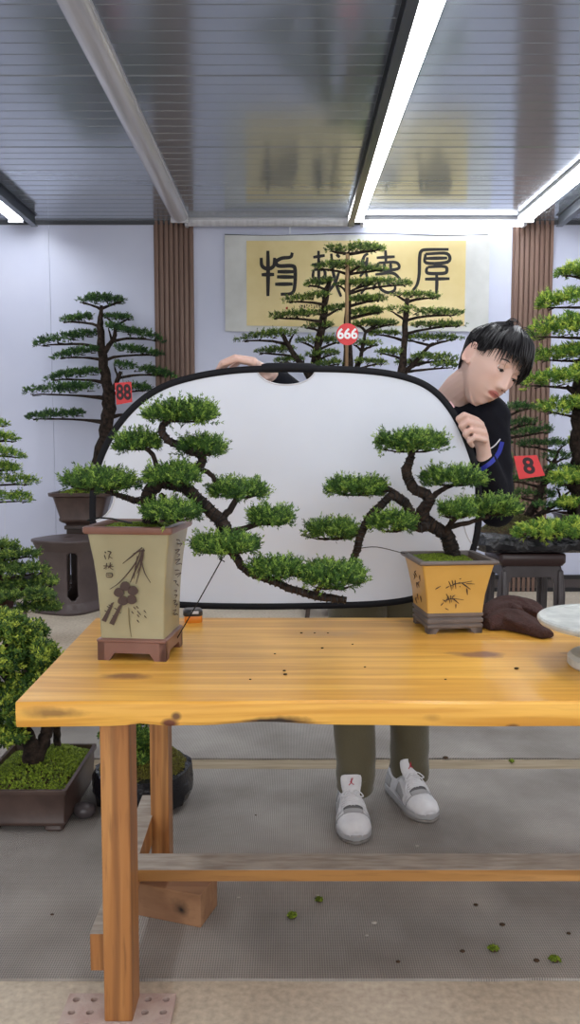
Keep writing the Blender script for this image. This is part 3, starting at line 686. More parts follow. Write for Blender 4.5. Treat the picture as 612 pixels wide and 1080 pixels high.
# ---------------------------------------------------------------- tall cream-green pot with cascading juniper
YL_ = 1.90
fb = G(142, 697, TZ); wL = 0.0825
cL = (G(143, 697, TZ).x, fb.y + wL, TZ); rzL = math.radians(-6)
LT = thing('cascade_bonsai', 'cascading green juniper bonsai in tall cream pot with plum-flower drawing', 'potted bonsai', cL, 'foreground juniper bonsai')
MT['cream'] = mat('olive_cream_glaze', (0.30, 0.265, 0.155), 0.38, col2=(0.38, 0.345, 0.21), nscale=5, bump=0.04, bscale=25, coat=0.2)
MT['terracotta'] = mat('red_brown_clay', (0.17, 0.075, 0.055), 0.4, col2=(0.22, 0.105, 0.08), nscale=8, coat=0.15)
zb = TZ + 0.052; zr = P(138, 556, fb.y - 0.02).z
h1 = zr - 0.018
potL = square_pot(LT, cL, rzL, [(0.078, 0.078, zb), (0.0795, 0.0795, zb + 0.06), (0.083, 0.083, zb + 0.13), (0.089, 0.089, zb + 0.19), (0.0955, 0.0955, h1 - 0.02), (0.0985, 0.0985, h1)],
                  [(0.1045, 0.1045, h1 + 0.001), (0.108, 0.108, h1 + 0.006), (0.108, 0.108, zr - 0.002), (0.106, 0.106, zr)], 0.016, MT['cream'], MT['terracotta'], depth=0.03)
footed_base(potL, cL, rzL, 0.0835, 0.0835, TZ, TZ + 0.018, TZ + 0.046, MT['terracotta'])
q = MB(); q.loft([rrect(a, a, 0.006, z, cL[:2], rzL) for a, z in ((0.0835, TZ + 0.044), (0.0862, TZ + 0.046), (0.0862, TZ + 0.05), (0.0805, TZ + 0.0535))], True, True); obj('base_moulding', q, MT['terracotta'], potL, autosmooth=35)
def fromcrop(x, y):      # drawing, measured on the pot's front
    px = 100 + x / 4.37; py = 560 + y / 4.37
    v = (674 - py) / (674 - 563.0); xl = 105.5 + (94.5 - 105.5) * v; xr = 177.5 + (183.5 - 177.5) * v
    return (2 * (px - xl) / (xr - xl) - 1, v)
st = []
for pts, wd in [([(237, 72), (190, 110), (144, 146)], 1.5), ([(240, 80), (225, 130), (190, 205), (178, 232)], 1.7), ([(232, 85), (200, 150), (130, 230), (78, 266)], 1.2), ([(238, 90), (228, 160), (206, 238)], 1.6),
                ([(237, 100), (236, 140), (250, 190), (276, 232)], 1.3), ([(245, 76), (238, 130), (212, 190)], 1.3), ([(250, 85), (225, 88), (195, 100)], 1.6), ([(215, 110), (205, 160), (196, 215)], 1.2)]:
    st.append(([fromcrop(*p) for p in pts], wd * 0.0011))
for pts in [[(97, 325), (85, 330), (35, 412), (55, 420)], [(138, 336), (122, 340), (72, 425), (94, 434)]]:
    st.append(([fromcrop(*p) for p in pts], -1))
for cx_, cy_ in ((60, 372), (80, 345), (98, 395), (118, 372), (72, 352), (108, 360)): st.append(([fromcrop(cx_ - 10, cy_ - 6), fromcrop(cx_ + 12, cy_ + 4)], 0.0010))
for k in range(5):       # five petals
    a = math.radians(90 + 72 * k + 8); ox, oy = 158 + 36 * math.cos(a), 286 - 36 * math.sin(a)
    st.append(([fromcrop(ox + 25 * math.cos(t_) * (1 + 0.08 * math.sin(3 * t_)), oy + 22 * math.sin(t_)) for t_ in [2 * math.pi * i / 14 for i in range(14)]], -1))
for x_, y_ in ((187, 373), (197, 352), (211, 348), (215, 370), (214, 388), (247, 367), (249, 392), (213, 413), (222, 378)): st.append(([fromcrop(x_ - 6, y_ - 6), fromcrop(x_ + 5, y_ + 6)], 0.0011))
for pts in [[(58, 92), (64, 100)], [(72, 90), (88, 95), (78, 112), (95, 124)], [(56, 108), (62, 128)], [(80, 105), (76, 128)], [(50, 158), (100, 160)], [(66, 145), (62, 175)], [(84, 142), (82, 165), (98, 176)], [(72, 168), (92, 150)], [(52, 172), (60, 165)],
            [(64, 192), (90, 192), (90, 208), (64, 208), (64, 192)], [(66, 200), (89, 200)]]:
    st.append(([fromcrop(*p) for p in pts], 0.0011))
MT['glaze_ink'] = mat('brown_drawing', (0.055, 0.032, 0.026), 0.6)
face_marks(potL, cL, rzL, 0.079, 0.098, 0.079, 0.098, zb, h1, st, MT['glaze_ink'], 'plum_drawing')
face_marks(potL, cL, rzL, 0.079, 0.098, 0.079, 0.098, zb, h1, [([fromcrop(168, 350), fromcrop(170, 420), fromcrop(178, 488)], 0.0012)], mat('glaze_crack', (0.17, 0.14, 0.07), 0.5), 'glaze_crack')
st = []
for k in range(16):
    v = 0.92 - 0.05 * k; u = 0.1 + 0.2 * (k % 2); st.append(([(u - 0.35 + RR.uniform(0, 0.2), v), (u + RR.uniform(-0.1, 0.3), v - 0.015), (u + RR.uniform(-0.3, 0.3), v - 0.035)], 0.0013))
face_marks(potL, cL, rzL, 0.079, 0.098, 0.079, 0.098, zb, h1, st, MT['glaze_ink'], 'brush_writing', side='right')
q = MB(); q.box((cL[0], cL[1], zr - 0.022), (0.19, 0.19, 0.016), rz=rzL); obj('soil', q, MT['soil'], LT, smooth=False)
def sq_moss(c, h, z, hump):
    def f(rng, n):
        x = rng.uniform(-h, h, n); y = rng.uniform(-h, h, n); zz = z + hump * (1 - (x / h) ** 2) * (1 - (y / h) ** 2)
        return np.stack([c[0] + x, c[1] + y, zz], 1)
    return f
moss_patch(LT, sq_moss(cL, 0.083, zr - 0.014, 0.008), 2600, GR, MT['moss'])
# trunk and branches
YT = cL[1]
tr = MB(); wc = MB()
def br(mbx, pts, Y, coiled=False, n=8, wr=0.0014):
    p, r = branchmesh(mbx, pts, Y, RR, n)
    if coiled: coil(wc, p, r, 0.014, wr)
br(tr, [(160, 556, 9, 0), (158, 540, 8, 0), (157, 522, 8, 0), (170, 508, 7, 0), (187, 512, 6.5, -.01), (200, 517, 6.5, -.02), (215, 532, 6.5, -.03), (232, 549, 7, -.04), (243, 570, 6.5, -.05), (249, 588, 4.5, -.06), (262, 603, 4.2, -.07), (285, 612, 4, -.08), (310, 622, 4, -.09), (338, 629, 4.5, -.10), (366, 633, 3.5, -.11)], YT, True, 10)
br(tr, [(172, 510, 6, 0), (192, 506, 5.5, .01), (208, 494, 5, .01), (213, 483, 4.5, .01), (203, 474, 4.2, .01), (186, 469, 4, .0), (173, 460, 4, 0), (172, 449, 3.6, 0), (184, 440, 3, 0), (196, 437, 2, 0)], YT, True)
br(tr, [(206, 492, 3, .02), (222, 500, 2.6, .03), (227, 510, 2.4, .03), (222, 518, 2, .03)], YT)
br(tr, [(157, 530, 4.5, 0), (143, 528, 3.4, -.02), (130, 524, 3, -.03), (110, 517, 2.2, -.03)], YT, True)
br(tr, [(172, 500, 3, 0), (165, 490, 2.8, .02), (160, 478, 2.5, .03), (148, 470, 2, .03)], YT)
br(tr, [(200, 476, 3, 0), (208, 474, 2.5, -.01), (214, 478, 2, -.01)], YT)
br(tr, [(232, 548, 4, -.03), (244, 536, 3.6, -.02), (250, 524, 3, -.01), (255, 518, 2, 0)], YT)
br(tr, [(240, 562, 3.8, -.04), (262, 556, 3, -.02), (282, 550, 2.4, -.01), (300, 546, 1.6, -.01)], YT)
br(tr, [(246, 586, 3.4, -.06), (240, 580, 2.8, -.08), (232, 576, 2, -.09)], YT)
br(tr, [(170, 522, 3, -.02), (180, 535, 2.8, -.05), (184, 545, 2, -.06)], YT)
br(tr, [(262, 604, 2.5, -.07), (280, 604, 2, -.08), (295, 602, 1.5, -.08)], YT); br(tr, [(330, 627, 2.5, -.1), (345, 614, 2, -.1), (356, 610, 1.5, -.1)], YT)
# twigs fanning under each pad
padsL = [(155, 231, 425, 453, 0.0, .5), (119, 171, 458, 481, .03, .5), (184, 238, 462, 488, 0.0, .55), (152, 212, 491, 517, -.05, .55), (64, 148, 498, 524, -.04, .5), (148, 214, 530, 556, -.07, .6),
         (220, 284, 508, 532, .02, .55), (261, 312, 537, 560, -.01, .5), (204, 275, 563, 592, -.08, .55), (263, 320, 590, 617, -.08, .5), (319, 384, 595, 631, -.11, .5)]
def twigs(mbx, pads, Y):
    for (x0, x1, y0, y1, dy, dr) in pads:
        cx_ = (x0 + x1) / 2; cy_ = y1 - (y1 - y0) * 0.30
        for k in range(9):
            a = 2 * math.pi * k / 9 + RR.uniform(-.3, .3); l = RR.uniform(.55, .9); hw = (x1 - x0) / 2
            A_ = P(cx_, cy_, Y + dy); B_ = P(cx_ + hw * l * math.cos(a), cy_ - 3, Y + dy) + Vector((0, M(hw, Y) * dr * 1.5 * l * math.sin(a), 0))
            mid = (A_ + B_) / 2 - Vector((0, 0, 0.004)); mbx.tube([A_, mid, B_], [0.003, 0.0022, 0.001], 5)
twigs(tr, padsL, YT)
obj('trunk', tr, MT['bark'], LT); obj('training_wire', wc, MT['wire'], LT)
def front_pads(root, pads, Y, m, dens=1.0, bias=0.0):
    for (x0, x1, y0, y1, dy, dr) in pads:
        yy = Y + dy; yc = (y0 + y1) / 2 + 3; ins = 6
        A_ = P(x0 + ins, yc, yy); B_ = P(x1 - ins, yc, yy); th = M(y1 - y0 - 6, yy) * 0.86; dep = (B_ - A_).length * dr * 0.8
        n = int(760 * dens * ((x1 - x0) / 60.0) ** 1.3)
        pad(root, A_, B_, th, dep, m, GR, n, nper=13, L=0.0105, wd=0.0014, tl=0.017, spread=0.6, bias=bias)
front_pads(LT, padsL, YT, MT['juniper'])
# guy wire from the hanging pad to the pot foot
q = MB(); p0 = P(234, 590, YT - 0.06); p1 = P(183, 680, cL[1] + 0.03); q.tube([p0 + Vector((0, 0, 0.01)), p0, p0 + (p1 - p0) * 0.5 - Vector((0, 0, .002)), p1 + (p0 - p1) * 0.06, Vector((cL[0] + 0.084, cL[1] + 0.02, p1.z + 0.006))], 0.0017, 6)
for k in range(10): pass
q.tube([p0 + Vector((0.006 * math.cos(a), 0.006 * math.sin(a), 0.002 * a - 0.006)) for a in [i * 0.7 for i in range(20)]], 0.0014, 5)
obj('guy_wire', q, MT['wire'], LT)
q = MB(); q.tube([P(92, 549, cL[1] - .09) , P(105, 546, cL[1] - .06), P(118, 547, cL[1] - .03), P(140, 552, cL[1] - .02)], 0.0022, 6); obj('anchor_wire', q, MT['wire'], LT)

# ---------------------------------------------------------------- yellow pot with leaning juniper
fr_ = G(476, 669, TZ); wR = 0.079; rzR = math.radians(6)
cR = (fr_.x + 0.004, fr_.y + wR + 0.005, TZ)
RT = thing('leaning_bonsai', 'twisted juniper bonsai in square yellow pot with bamboo drawing', 'potted bonsai', cR, 'foreground juniper bonsai')
MT['yellow'] = mat('yellow_ochre_glaze', (0.56, 0.33, 0.075), 0.42, col2=(0.62, 0.38, 0.10), nscale=6, coat=0.15)
MT['grey_clay'] = mat('grey_brown_clay', (0.12, 0.095, 0.085), 0.5, col2=(0.16, 0.13, 0.118), nscale=10)
zrR = P(480, 592, fr_.y - 0.02).z; zbR = TZ + 0.055; h1 = zrR - 0.012
potR = square_pot(RT, cR, rzR, [(0.0775, 0.0775, zbR), (0.082, 0.082, zbR + 0.05), (0.0925, 0.0925, zbR + 0.105), (0.0995, 0.0995, h1)], [(0.106, 0.106, h1 + 0.001), (0.110, 0.110, h1 + 0.005), (0.110, 0.110, zrR - 0.002), (0.1085, 0.1085, zrR)], 0.015, MT['yellow'], MT['grey_clay'], depth=0.028)
footed_base(potR, cR, rzR, 0.0765, 0.0765, TZ, TZ + 0.014, TZ + 0.022, MT['grey_clay'], fw=0.3)
q = MB(); q.loft([rrect(a, a, 0.005, z, cR[:2], rzR) for a, z in ((0.0765, TZ + 0.015), (0.079, TZ + 0.018), (0.079, TZ + 0.024), (0.075, TZ + 0.027), (0.075, TZ + 0.030), (0.0795, TZ + 0.032), (0.0795, TZ + 0.040), (0.0755, TZ + 0.043), (0.0755, TZ + 0.046), (0.0795, TZ + 0.049), (0.0795, TZ + 0.056), (0.077, TZ + 0.058))], True, True)
obj('base_moulding', q, MT['grey_clay'], potR, autosmooth=35)
def fromcropR(x, y):
    px = 420 + x / 5.56; py = 570 + y / 5.56
    v = (648 - py) / (648 - 595.0); xl = 447 + (443.5 - 447) * v; xr = 508 + (518.5 - 508) * v
    return (2 * (px - xl) / (xr - xl) - 1, v)
st = []
for pts, wd in [([(200, 280), (232, 262)], 1.2), ([(262, 275), (285, 262)], 1), ([(280, 235), (292, 262), (296, 290)], 1), ([(300, 228), (306, 258), (304, 280)], 1), ([(318, 228), (322, 280)], 1.2), ([(310, 250), (360, 245), (420, 235)], 1), ([(360, 247), (410, 285)], 1.5), ([(385, 250), (435, 253)], .9),
                ([(345, 222), (355, 218)], 1), ([(388, 280), (392, 318)], 1.6), ([(290, 262), (350, 240)], .8), ([(345, 265), (350, 272)], .8), ([(265, 310), (282, 345), (286, 368)], 1), ([(245, 345), (262, 360)], 1), ([(255, 350), (300, 340), (370, 348)], 1), ([(300, 335), (340, 370)], 1.4), ([(300, 330), (318, 318)], 1),
                ([(232, 380), (248, 362)], 1.1), ([(322, 372), (322, 398)], 1.4), ([(258, 398), (278, 408)], 1), ([(278, 325), (262, 362)], .9), ([(290, 320), (296, 362)], .9)]:
    st.append(([fromcropR(*p) for p in pts], wd * 0.0011))
face_marks(potR, cR, rzR, 0.078, 0.0975, 0.078, 0.0975, zbR, h1, st, MT['glaze_ink'], 'bamboo_drawing')
st = []
for u, v in ((-.5, .75), (-.35, .6), (-.1, .8), (0.0, .55), (.2, .7), (-.3, .3), (.1, .3), (.3, .2)): st.append(([(u, v), (u + RR.uniform(-.1, .2), v - .05), (u + RR.uniform(-.1, .1), v - .12)], 0.0013))
face_marks(potR, cR, rzR, 0.078, 0.0975, 0.078, 0.0975, zbR, h1, st, MT['glaze_ink'], 'brush_writing', side='left')
q = MB(); q.box((cR[0], cR[1], zrR - 0.02), (0.184, 0.184, 0.014), rz=rzR); obj('soil', q, MT['soil'], RT, smooth=False)
moss_patch(RT, sq_moss((cR[0] - .015, cR[1]), 0.075, zrR - 0.013, 0.012), 2600, GR, MT['moss'])
YR = cR[1]; tr = MB(); wc = MB()
br(tr, [(479, 588, 8, 0), (476, 578, 8, 0), (471, 565, 7.5, 0), (462, 558, 7, 0), (450, 549, 7, 0), (446, 538, 6.5, 0), (453, 528, 6, 0), (449, 521, 5.5, 0), (438, 517, 5.5, 0), (431, 505, 5.5, 0), (429, 494, 5, 0), (434, 482, 4, 0), (434, 474, 3, 0)], YR, True, 10)
br(tr, [(452, 555, 5.5, -.01), (440, 556, 5, -.02), (435, 545, 5, -.02), (428, 531, 5, -.02), (414, 523, 4.5, -.02), (404, 531, 4.5, -.02), (393, 542, 4.5, -.02), (386, 552, 4.5, -.03), (380, 566, 4.2, -.03), (377, 580, 4, -.03), (370, 594, 3.4, -.02), (360, 601, 2.5, -.01), (348, 603, 2, 0)], YR, True, 9)
br(tr, [(428, 528, 3.5, 0), (418, 521, 3.2, .01), (408, 516, 3, .02), (395, 519, 2.6, .02), (380, 519, 2, .02)], YR, True)
br(tr, [(452, 530, 3.6, 0), (460, 521, 3, .02), (470, 515, 2.4, .02), (480, 511, 1.8, .02)], YR)
br(tr, [(471, 568, 4.5, 0), (474, 556, 3.6, -.02), (478, 549, 3, -.04), (483, 545, 2, -.04)], YR); br(tr, [(474, 556, 3, 0), (495, 551, 2.4, .02), (515, 545, 2, .03)], YR)
br(tr, [(432, 550, 3, -.03), (424, 556, 2.5, -.05), (416, 560, 2, -.06)], YR); br(tr, [(384, 558, 2.6, -.03), (368, 566, 2.2, -.03), (352, 568, 1.6, -.03)], YR)
padsR = [(395, 473, 455, 486, 0, .5), (342, 409, 504, 530, .02, .5), (443, 513, 494, 520, .03, .5), (460, 503, 529, 553, -.05, .6), (486, 549, 525, 551, .05, .5), (389, 439, 541, 569, -.06, .55), (318, 379, 549, 577, -.03, .5), (320, 366, 592, 613, .0, .5)]
twigs(tr, padsR, YR)
obj('trunk', tr, MT['bark'], RT); obj('training_wire', wc, MT['wire'], RT)
front_pads(RT, padsR, YR, MT['juniper'], bias=0.03)
q = MB(); rimp = Matrix.Rotation(rzR, 3, 'Z') @ Vector((-.1085, .06, 0)); q.tube(smoothpath([P(377, 580, YR - .045), P(379, 578.5, YR - .03), P(398, 577, YR), Vector((cR[0] + rimp.x - .004, cR[1] + rimp.y, zrR + .001)), Vector((cR[0] + rimp.x + .008, cR[1] + rimp.y, zrR + .001))], 4), 0.0013, 5); obj('guy_wire', q, MT['wire'], RT)

# ---------------------------------------------------------------- small things on the table
# brown towel, crumpled
def towel():
    q = MB(); rng = random.Random(4)
    def roll(pts, rad, seed, n=18):
        pp = smoothpath(pts, 8); ph = [random.Random(seed).uniform(0, 6) for _ in range(6)]; rings = []
        N_ = len(pp)
        for i, pnt in enumerate(pp):
            t = np.array(pp[min(i + 1, N_ - 1)]) - np.array(pp[max(i - 1, 0)]); t = Vector(t[:3]); t.normalize(); a = Vector((0, 0, 1)); a = (a - t * a.dot(t)).normalized(); b_ = t.cross(a)
            rr = pnt[3] * (0.75 + 0.25 * math.sin(math.pi * i / (N_ - 1))); ring = []
            for k in range(n):
                an = 2 * math.pi * k / n
                r_ = rr * (1 + .12 * math.sin(3 * an + ph[0] + i * .25) + .08 * math.sin(5 * an + ph[1] - i * .35) + .06 * math.sin(7 * an + ph[2]))
                v = Vector(pnt[:3]) + a * math.cos(an) * r_ * 0.55 + b_ * math.sin(an) * r_
                ring.append(Vector((v.x, v.y, TZ + 0.002 if math.cos(an) < -0.25 else max(v.z, TZ + 0.002))))
            rings.append(ring)
        q.loft(rings, True, True)
    def T(px, py, h): g = G(px, py, TZ); return (g.x, g.y, TZ + h * .62)
    roll([T(512, 664, .03) + (.035,), T(535, 662, .045) + (.045,), T(555, 667, .035) + (.042,), T(578, 674, .02) + (.028,)], 0, 1)
    roll([T(508, 655, .03) + (.04,), T(530, 650, .06) + (.04,), T(552, 649, .05) + (.04,), T(572, 655, .03) + (.03,)], 0, 2)
    roll([T(512, 652, .03) + (.035,), T(540, 646, .035) + (.05,), T(566, 652, .025) + (.035,)], 0, 3)
    roll([T(513, 660, .04) + (.025,), T(522, 655, .062) + (.028,), T(535, 650, .062) + (.025,), T(548, 655, .05) + (.02,)], 0, 4)
    v, f = remeshed(q, 0.004, 3); return v, f
v, f = towel()
o = raw('towel', v, f, mat('brown_terry_cloth', (0.052, 0.022, 0.018), 0.95, col2=(0.075, 0.032, 0.027), nscale=90, bump=0.8, bscale=220), origin=tuple(np.append(v[:, :2].mean(0), TZ)))
settags(o, 'crumpled dark brown towel lying on the table beside the yellow pot', 'towel')
# turntable
c = G(650, 704, TZ); tt = thing('turntable', 'grey speckled round bonsai turntable at the table edge near the towel', 'turntable', (c.x, c.y, TZ))
MT['tt'] = mat('speckled_grey_plate', (0.40, 0.41, 0.40), 0.4, col2=(0.60, 0.61, 0.58), nscale=22, detail=8, bump=0.05)
q = MB(); q.lathe([(0.0, 0.846), (0.16, 0.846), (0.174, 0.850), (0.178, 0.856), (0.178, 0.862), (0.174, 0.866), (0.160, 0.8665), (0.158, 0.864), (0.0, 0.864)], (c.x, c.y, 0), 64); obj('plate', q, MT['tt'], tt, autosmooth=30)
q = MB(); q.lathe([(0.018, TZ + 0.02), (0.018, 0.846)], (c.x, c.y, 0), 24); obj('spindle', q, mat('dull_steel', (0.3, 0.3, 0.3), 0.35, metal=0.8), tt)
q = MB(); q.lathe([(0.0, TZ), (0.102, TZ), (0.108, TZ + .006), (0.108, TZ + .022), (0.10, TZ + .030), (0.03, TZ + .034), (0.0, TZ + .034)], (c.x, c.y, 0), 56); obj('base', q, MT['tt'], tt, autosmooth=30)
# tape measure
c = G(203, 657, TZ); tm = thing('tape_measure', 'small black and orange tape measure lying behind the tall cream pot', 'tape measure', (c.x, c.y + .02, TZ))
q = MB(); q.loft([rrect(.026 * s, .022 * s, .01, TZ + z, (c.x, c.y + .02), .15) for s, z in ((.95, 0), (1, .004), (1, .018), (.97, .020))], True, True); obj('case', q, mat('orange_plastic', (0.75, 0.24, 0.02), 0.35), tm)
q = MB(); q.loft([rrect(.0285 * s, .024 * s, .012, TZ + z, (c.x - .001, c.y + .02), .15) for s, z in ((.95, .0195), (1, .023), (.98, .033), (.8, .038))], True, True); obj('grip', q, mat('black_rubber', (0.02, 0.02, 0.024), 0.3), tm)
q = MB(); q.box((c.x + .008, c.y - .001, TZ + .031), (.02, .004, .008), rz=.15); obj('tab', q, MT['batten'], tm, smooth=False)
# crumbs of soil and snipped leaf on the table
sp = [(318, 668, .004), (332, 668, .003), (340, 684, .004), (300, 708, .004), (264, 717, .003), (301, 712, .005), (372, 680, .003), (470, 717, .003), (385, 704, .003), (290, 690, .003), (346, 668, .003), (545, 706, .006), (360, 650, .003)]
for i, (px, py, r) in enumerate(sp):
    g = G(px, py, TZ); q = MB(); q.sphere((g.x, g.y, TZ + r * .4), (r, r * .7, r * .45), 7, 5)
    o = solo('soil_crumb', q, MT['soil'], 'tiny dark soil crumb lying on the wooden tabletop', 'crumb', 'soil crumbs on the tabletop', origin=(g.x, g.y, TZ))
# ================================================================ bonsai behind the table
def nearest(path, y):
    return min(path, key=lambda p: abs(p[1] - y))
def tier_tree(root, Y, trunks, tiers, leaf, bark='bark_grey', dens=1.0, L=0.017, wd=0.0022, drf=0.32, bias=0.0, thick=1.0, nper=9, minr=1.1, tl=0.018):
    tr = MB(); paths = []
    for t_ in trunks:
        branchmesh(tr, t_, Y, RR, 9, 4, 0.16); paths += [tuple(p) for p in smoothpath([(p[0], p[1], p[2], (p[3] if len(p) > 3 else 0)) for p in t_], 6)]
    for tier in tiers:
        x0, y0, x1, y1, th = tier[:5]; dy = tier[5] if len(tier) > 5 else RR.uniform(-0.08, 0.08)
        yy = Y + dy; A_ = P(x0, y0, yy); B_ = P(x1, y1, yy); ln = abs(x1 - x0)
        n = max(40, int(ln * 5.0 * dens)); dep = (B_ - A_).length / 2 * drf * 1.6
        pad(root, A_, B_, M(th * thick, yy), dep, leaf, GR, n, nper=nper, L=L, wd=wd, tl=tl, spread=0.6, bias=bias)
        mx_, my_ = (x0 + x1) / 2, (y0 + y1) / 2
        # branch leaves the trunk a little below the pad
        tp = min(paths, key=lambda p: abs(p[1] - (my_ + 7)) + 0.25 * abs(p[0] - mx_))
        d0, d1 = abs(x0 - tp[0]), abs(x1 - tp[0]); far = (x0, y0) if d0 > d1 else (x1, y1); near_ = (x1, y1) if d0 > d1 else (x0, y0)
        inside = min(x0, x1) - 3 < tp[0] < max(x0, x1) + 3
        ends = [(x0, y0), (x1, y1)] if inside else [far]
        for e in ends:
            q_ = [(tp[0], tp[1], max(minr * 1.5, tp[2] * 0.42), 0), ((tp[0] * .7 + e[0] * .3), (tp[1] * .35 + (my_ + th * .22) * .65), minr * 1.15, dy * .5), ((tp[0] * .3 + e[0] * .7), (my_ * .4 + e[1] * .6) + th * .08, minr * .8, dy), (e[0] * .92 + tp[0] * .08, e[1], minr * .4, dy)]
            branchmesh(tr, q_, Y, RR, 6, 3, 0.14)
        for k in range(4):   # side twigs
            f = (k + 0.5) / 4; a = A_ + (B_ - A_) * f - Vector((0, 0, M(th * .15, yy))); 
            for s_ in (-1, 1): tr.tube([a, a + Vector(((B_.x - A_.x) * 0.06, s_ * dep * 0.7, M(1.0, yy)))], [M(minr * .6, yy), M(.3, yy)], 5)
    obj('trunk', tr, MT[bark], root)
def round_pot(root, c, prof, m, n=40, name='pot', square=None):
    q = MB()
    if square: q.loft([rrect(r * square[0], r * square[1], r * square[2], z, c[:2], square[3]) for r, z in prof], True, True)
    else: q.lathe(prof, (c[0], c[1], 0), n)
    return obj(name, q, m, root, autosmooth=40)
def disc_moss(c, rx, ry, z, hump):
    def f(rng, n):
        a = rng.uniform(0, 6.283, n); r = np.sqrt(rng.random(n)); return np.stack([c[0] + rx * r * np.cos(a), c[1] + ry * r * np.sin(a), z + hump * (1 - r ** 2)], 1)
    return f
def dome(root, c, rx, ry, z, hump, m, name='soil'):
    q = MB(); rings = []
    for k in range(7):
        r = 1 - k / 6.5; rings.append([Vector((c[0] + rx * r * math.cos(a), c[1] + ry * r * math.sin(a), z + hump * (1 - r * r))) for a in [i * math.pi / 12 for i in range(24)]])
    q.loft(rings, True, True); return obj(name, q, m, root)
def plain_stand(name, label, c, hw, hd, ztop, m, group=None, cat='stand'):
    "small wooden stand: slab top, apron, four splayed legs, stretcher shelf"
    t = thing(name, label, cat, (c[0], c[1], 0), group)
    q = MB(); q.loft([rrect(hw * s, hd * s, .01, z, c[:2]) for s, z in ((.97, ztop - .03), (1, ztop - .026), (1, ztop - .004), (.985, ztop))], True, True); obj('stand_top', q, m, t, autosmooth=40)
    q = MB(); q.loft([rrect(hw * .88, hd * .88, .006, z, c[:2]) for z in (ztop - .075, ztop - .0301)], True, True); obj('apron', q, m, t, smooth=False)
    for sx in (-1, 1):
        for sy in (-1, 1):
            q = MB(); q.loft([rrect(.016, .016, .004, z, (c[0] + sx * hw * f, c[1] + sy * hd * f)) for z, f in ((0, .92), (.04, .9), (ztop * .5, .82), (ztop - .0755, .8))], True, True); obj('leg', q, m, t, autosmooth=40)
    q = MB(); q.box((c[0], c[1], .12), (hw * 1.6, hd * 1.6, .016)); obj('shelf', q, m, t, bevel=.003, smooth=False)
    return t
MT['dark_wood'] = mat('dark_stand_wood', (0.03, 0.018, 0.014), 0.35, col2=(0.055, 0.032, 0.024), nscale=6, stretch=(1, 1, 8))

# --- tree with the 88 tag, on a tall stand behind the stool
Y88 = 6.58; c = P(88, 553, Y88); zs = c.z
plain_stand('plant_stand', 'dark wooden stand behind the pottery stool, under the pot of the 88 tree', c, .125, .125, zs, MT['dark_wood'], 'dark stands under back-row bonsai')
T88 = thing('tiered_bonsai', 'dark green tiered bonsai with the square 88 tag against the bare wall', 'potted bonsai', (c.x, c.y, zs), 'tiered bonsai along the back wall')
zt88 = P(88, 519, Y88).z; hh = zt88 - zs; kx = M(33, Y88)
round_pot(T88, c, [(.0, zs + .0), (kx * .50, zs), (kx * .52, zs + hh * .05), (kx * .62, zs + hh * .08), (kx * .70, zs + hh * .14), (kx * .70, zs + hh * .2), (kx * .68, zs + hh * .24), (kx * .86, zs + hh * .86), (kx * .99, zs + hh * .9), (kx * 1.0, zs + hh), (kx * .9, zs + hh), (kx * .88, zs + hh * .9), (0, zs + hh * .9)], MT['pot_brown'], square=(1, .62, .25, 0))
dome(T88, c, kx * .8, kx * .5, zs + hh * .9, .05, MT['soil'])
moss_patch(T88, disc_moss(c, kx * .75, kx * .45, zs + hh * .92, .05), 900, GR, MT['moss'], L=.012, wd=.003)
tiers = [(82, 319, 132, 318, 11), (63, 340, 99, 335, 7), (110, 335, 139, 337, 6), (38, 365, 100, 352, 11), (114, 346, 170, 360, 10), (59, 378, 102, 370, 10), (120, 368, 168, 375, 9), (49, 401, 105, 393, 10), (120, 386, 178, 397, 12),
         (25, 416, 102, 410, 14), (133, 410, 160, 412, 9), (28, 442, 88, 437, 10), (150, 432, 175, 436, 9)]
tier_tree(T88, Y88, [[(92, 524, 10), (98, 505, 9), (106, 480, 8), (112, 455, 7.5), (114, 425, 6.5), (112, 400, 5.5), (109, 380, 5), (106, 355, 4), (106, 335, 2.6), (107, 322, 1.6)], [(113, 415, 3.5, 0), (122, 405, 2.5, -.02), (128, 392, 2, -.03)], [(109, 372, 3), (120, 358, 2.4), (122, 348, 1.8)]],
          tiers, MT['pine'], 'bark', 1.1, L=.022, wd=.003, thick=.72)
def tag(name, label, corners, Y, txt, size, dcol, group, round_r=None, hang=None, shear=0.0, squash=1.0, bold=0.02):
    cxy = [sum(p[i] for p in corners) / len(corners) for i in (0, 1)]; o = P(*cxy, Y); t = thing(name, label, 'number tag', o, group)
    q = MB(); q.prism([P(x, y, Y) for x, y in corners], (0, .003, 0)); obj('card', q, MT['red'], t, smooth=False)
    M4 = Matrix.Translation((o.x, o.y - .001, o.z)) @ Matrix.Rotation(math.radians(90), 4, 'X') @ Matrix(((squash, shear, 0, 0), (0, 1, 0, 0), (0, 0, 1, 0), (0, 0, 0, 1)))
    digits(txt, size, dcol, t, M4, bold=bold)
    if hang: q = MB(); q.tube([P(*p, Y + .001 + i * hang[2]) for i, p in enumerate(hang[:2])], .0018, 5); obj('hanging_wire', q, MT['wire'], t)
    return t
tag('number_tag', 'red square tag reading 88 hung on the back-left tree', [(121, 404), (138.5, 402.5), (139.5, 424), (123, 427)], Y88 - .22, '88', M(21, Y88), MT['digit'], 'red number tags', hang=((130, 403), (129, 391), .12), squash=.72, shear=-.05, bold=.03)

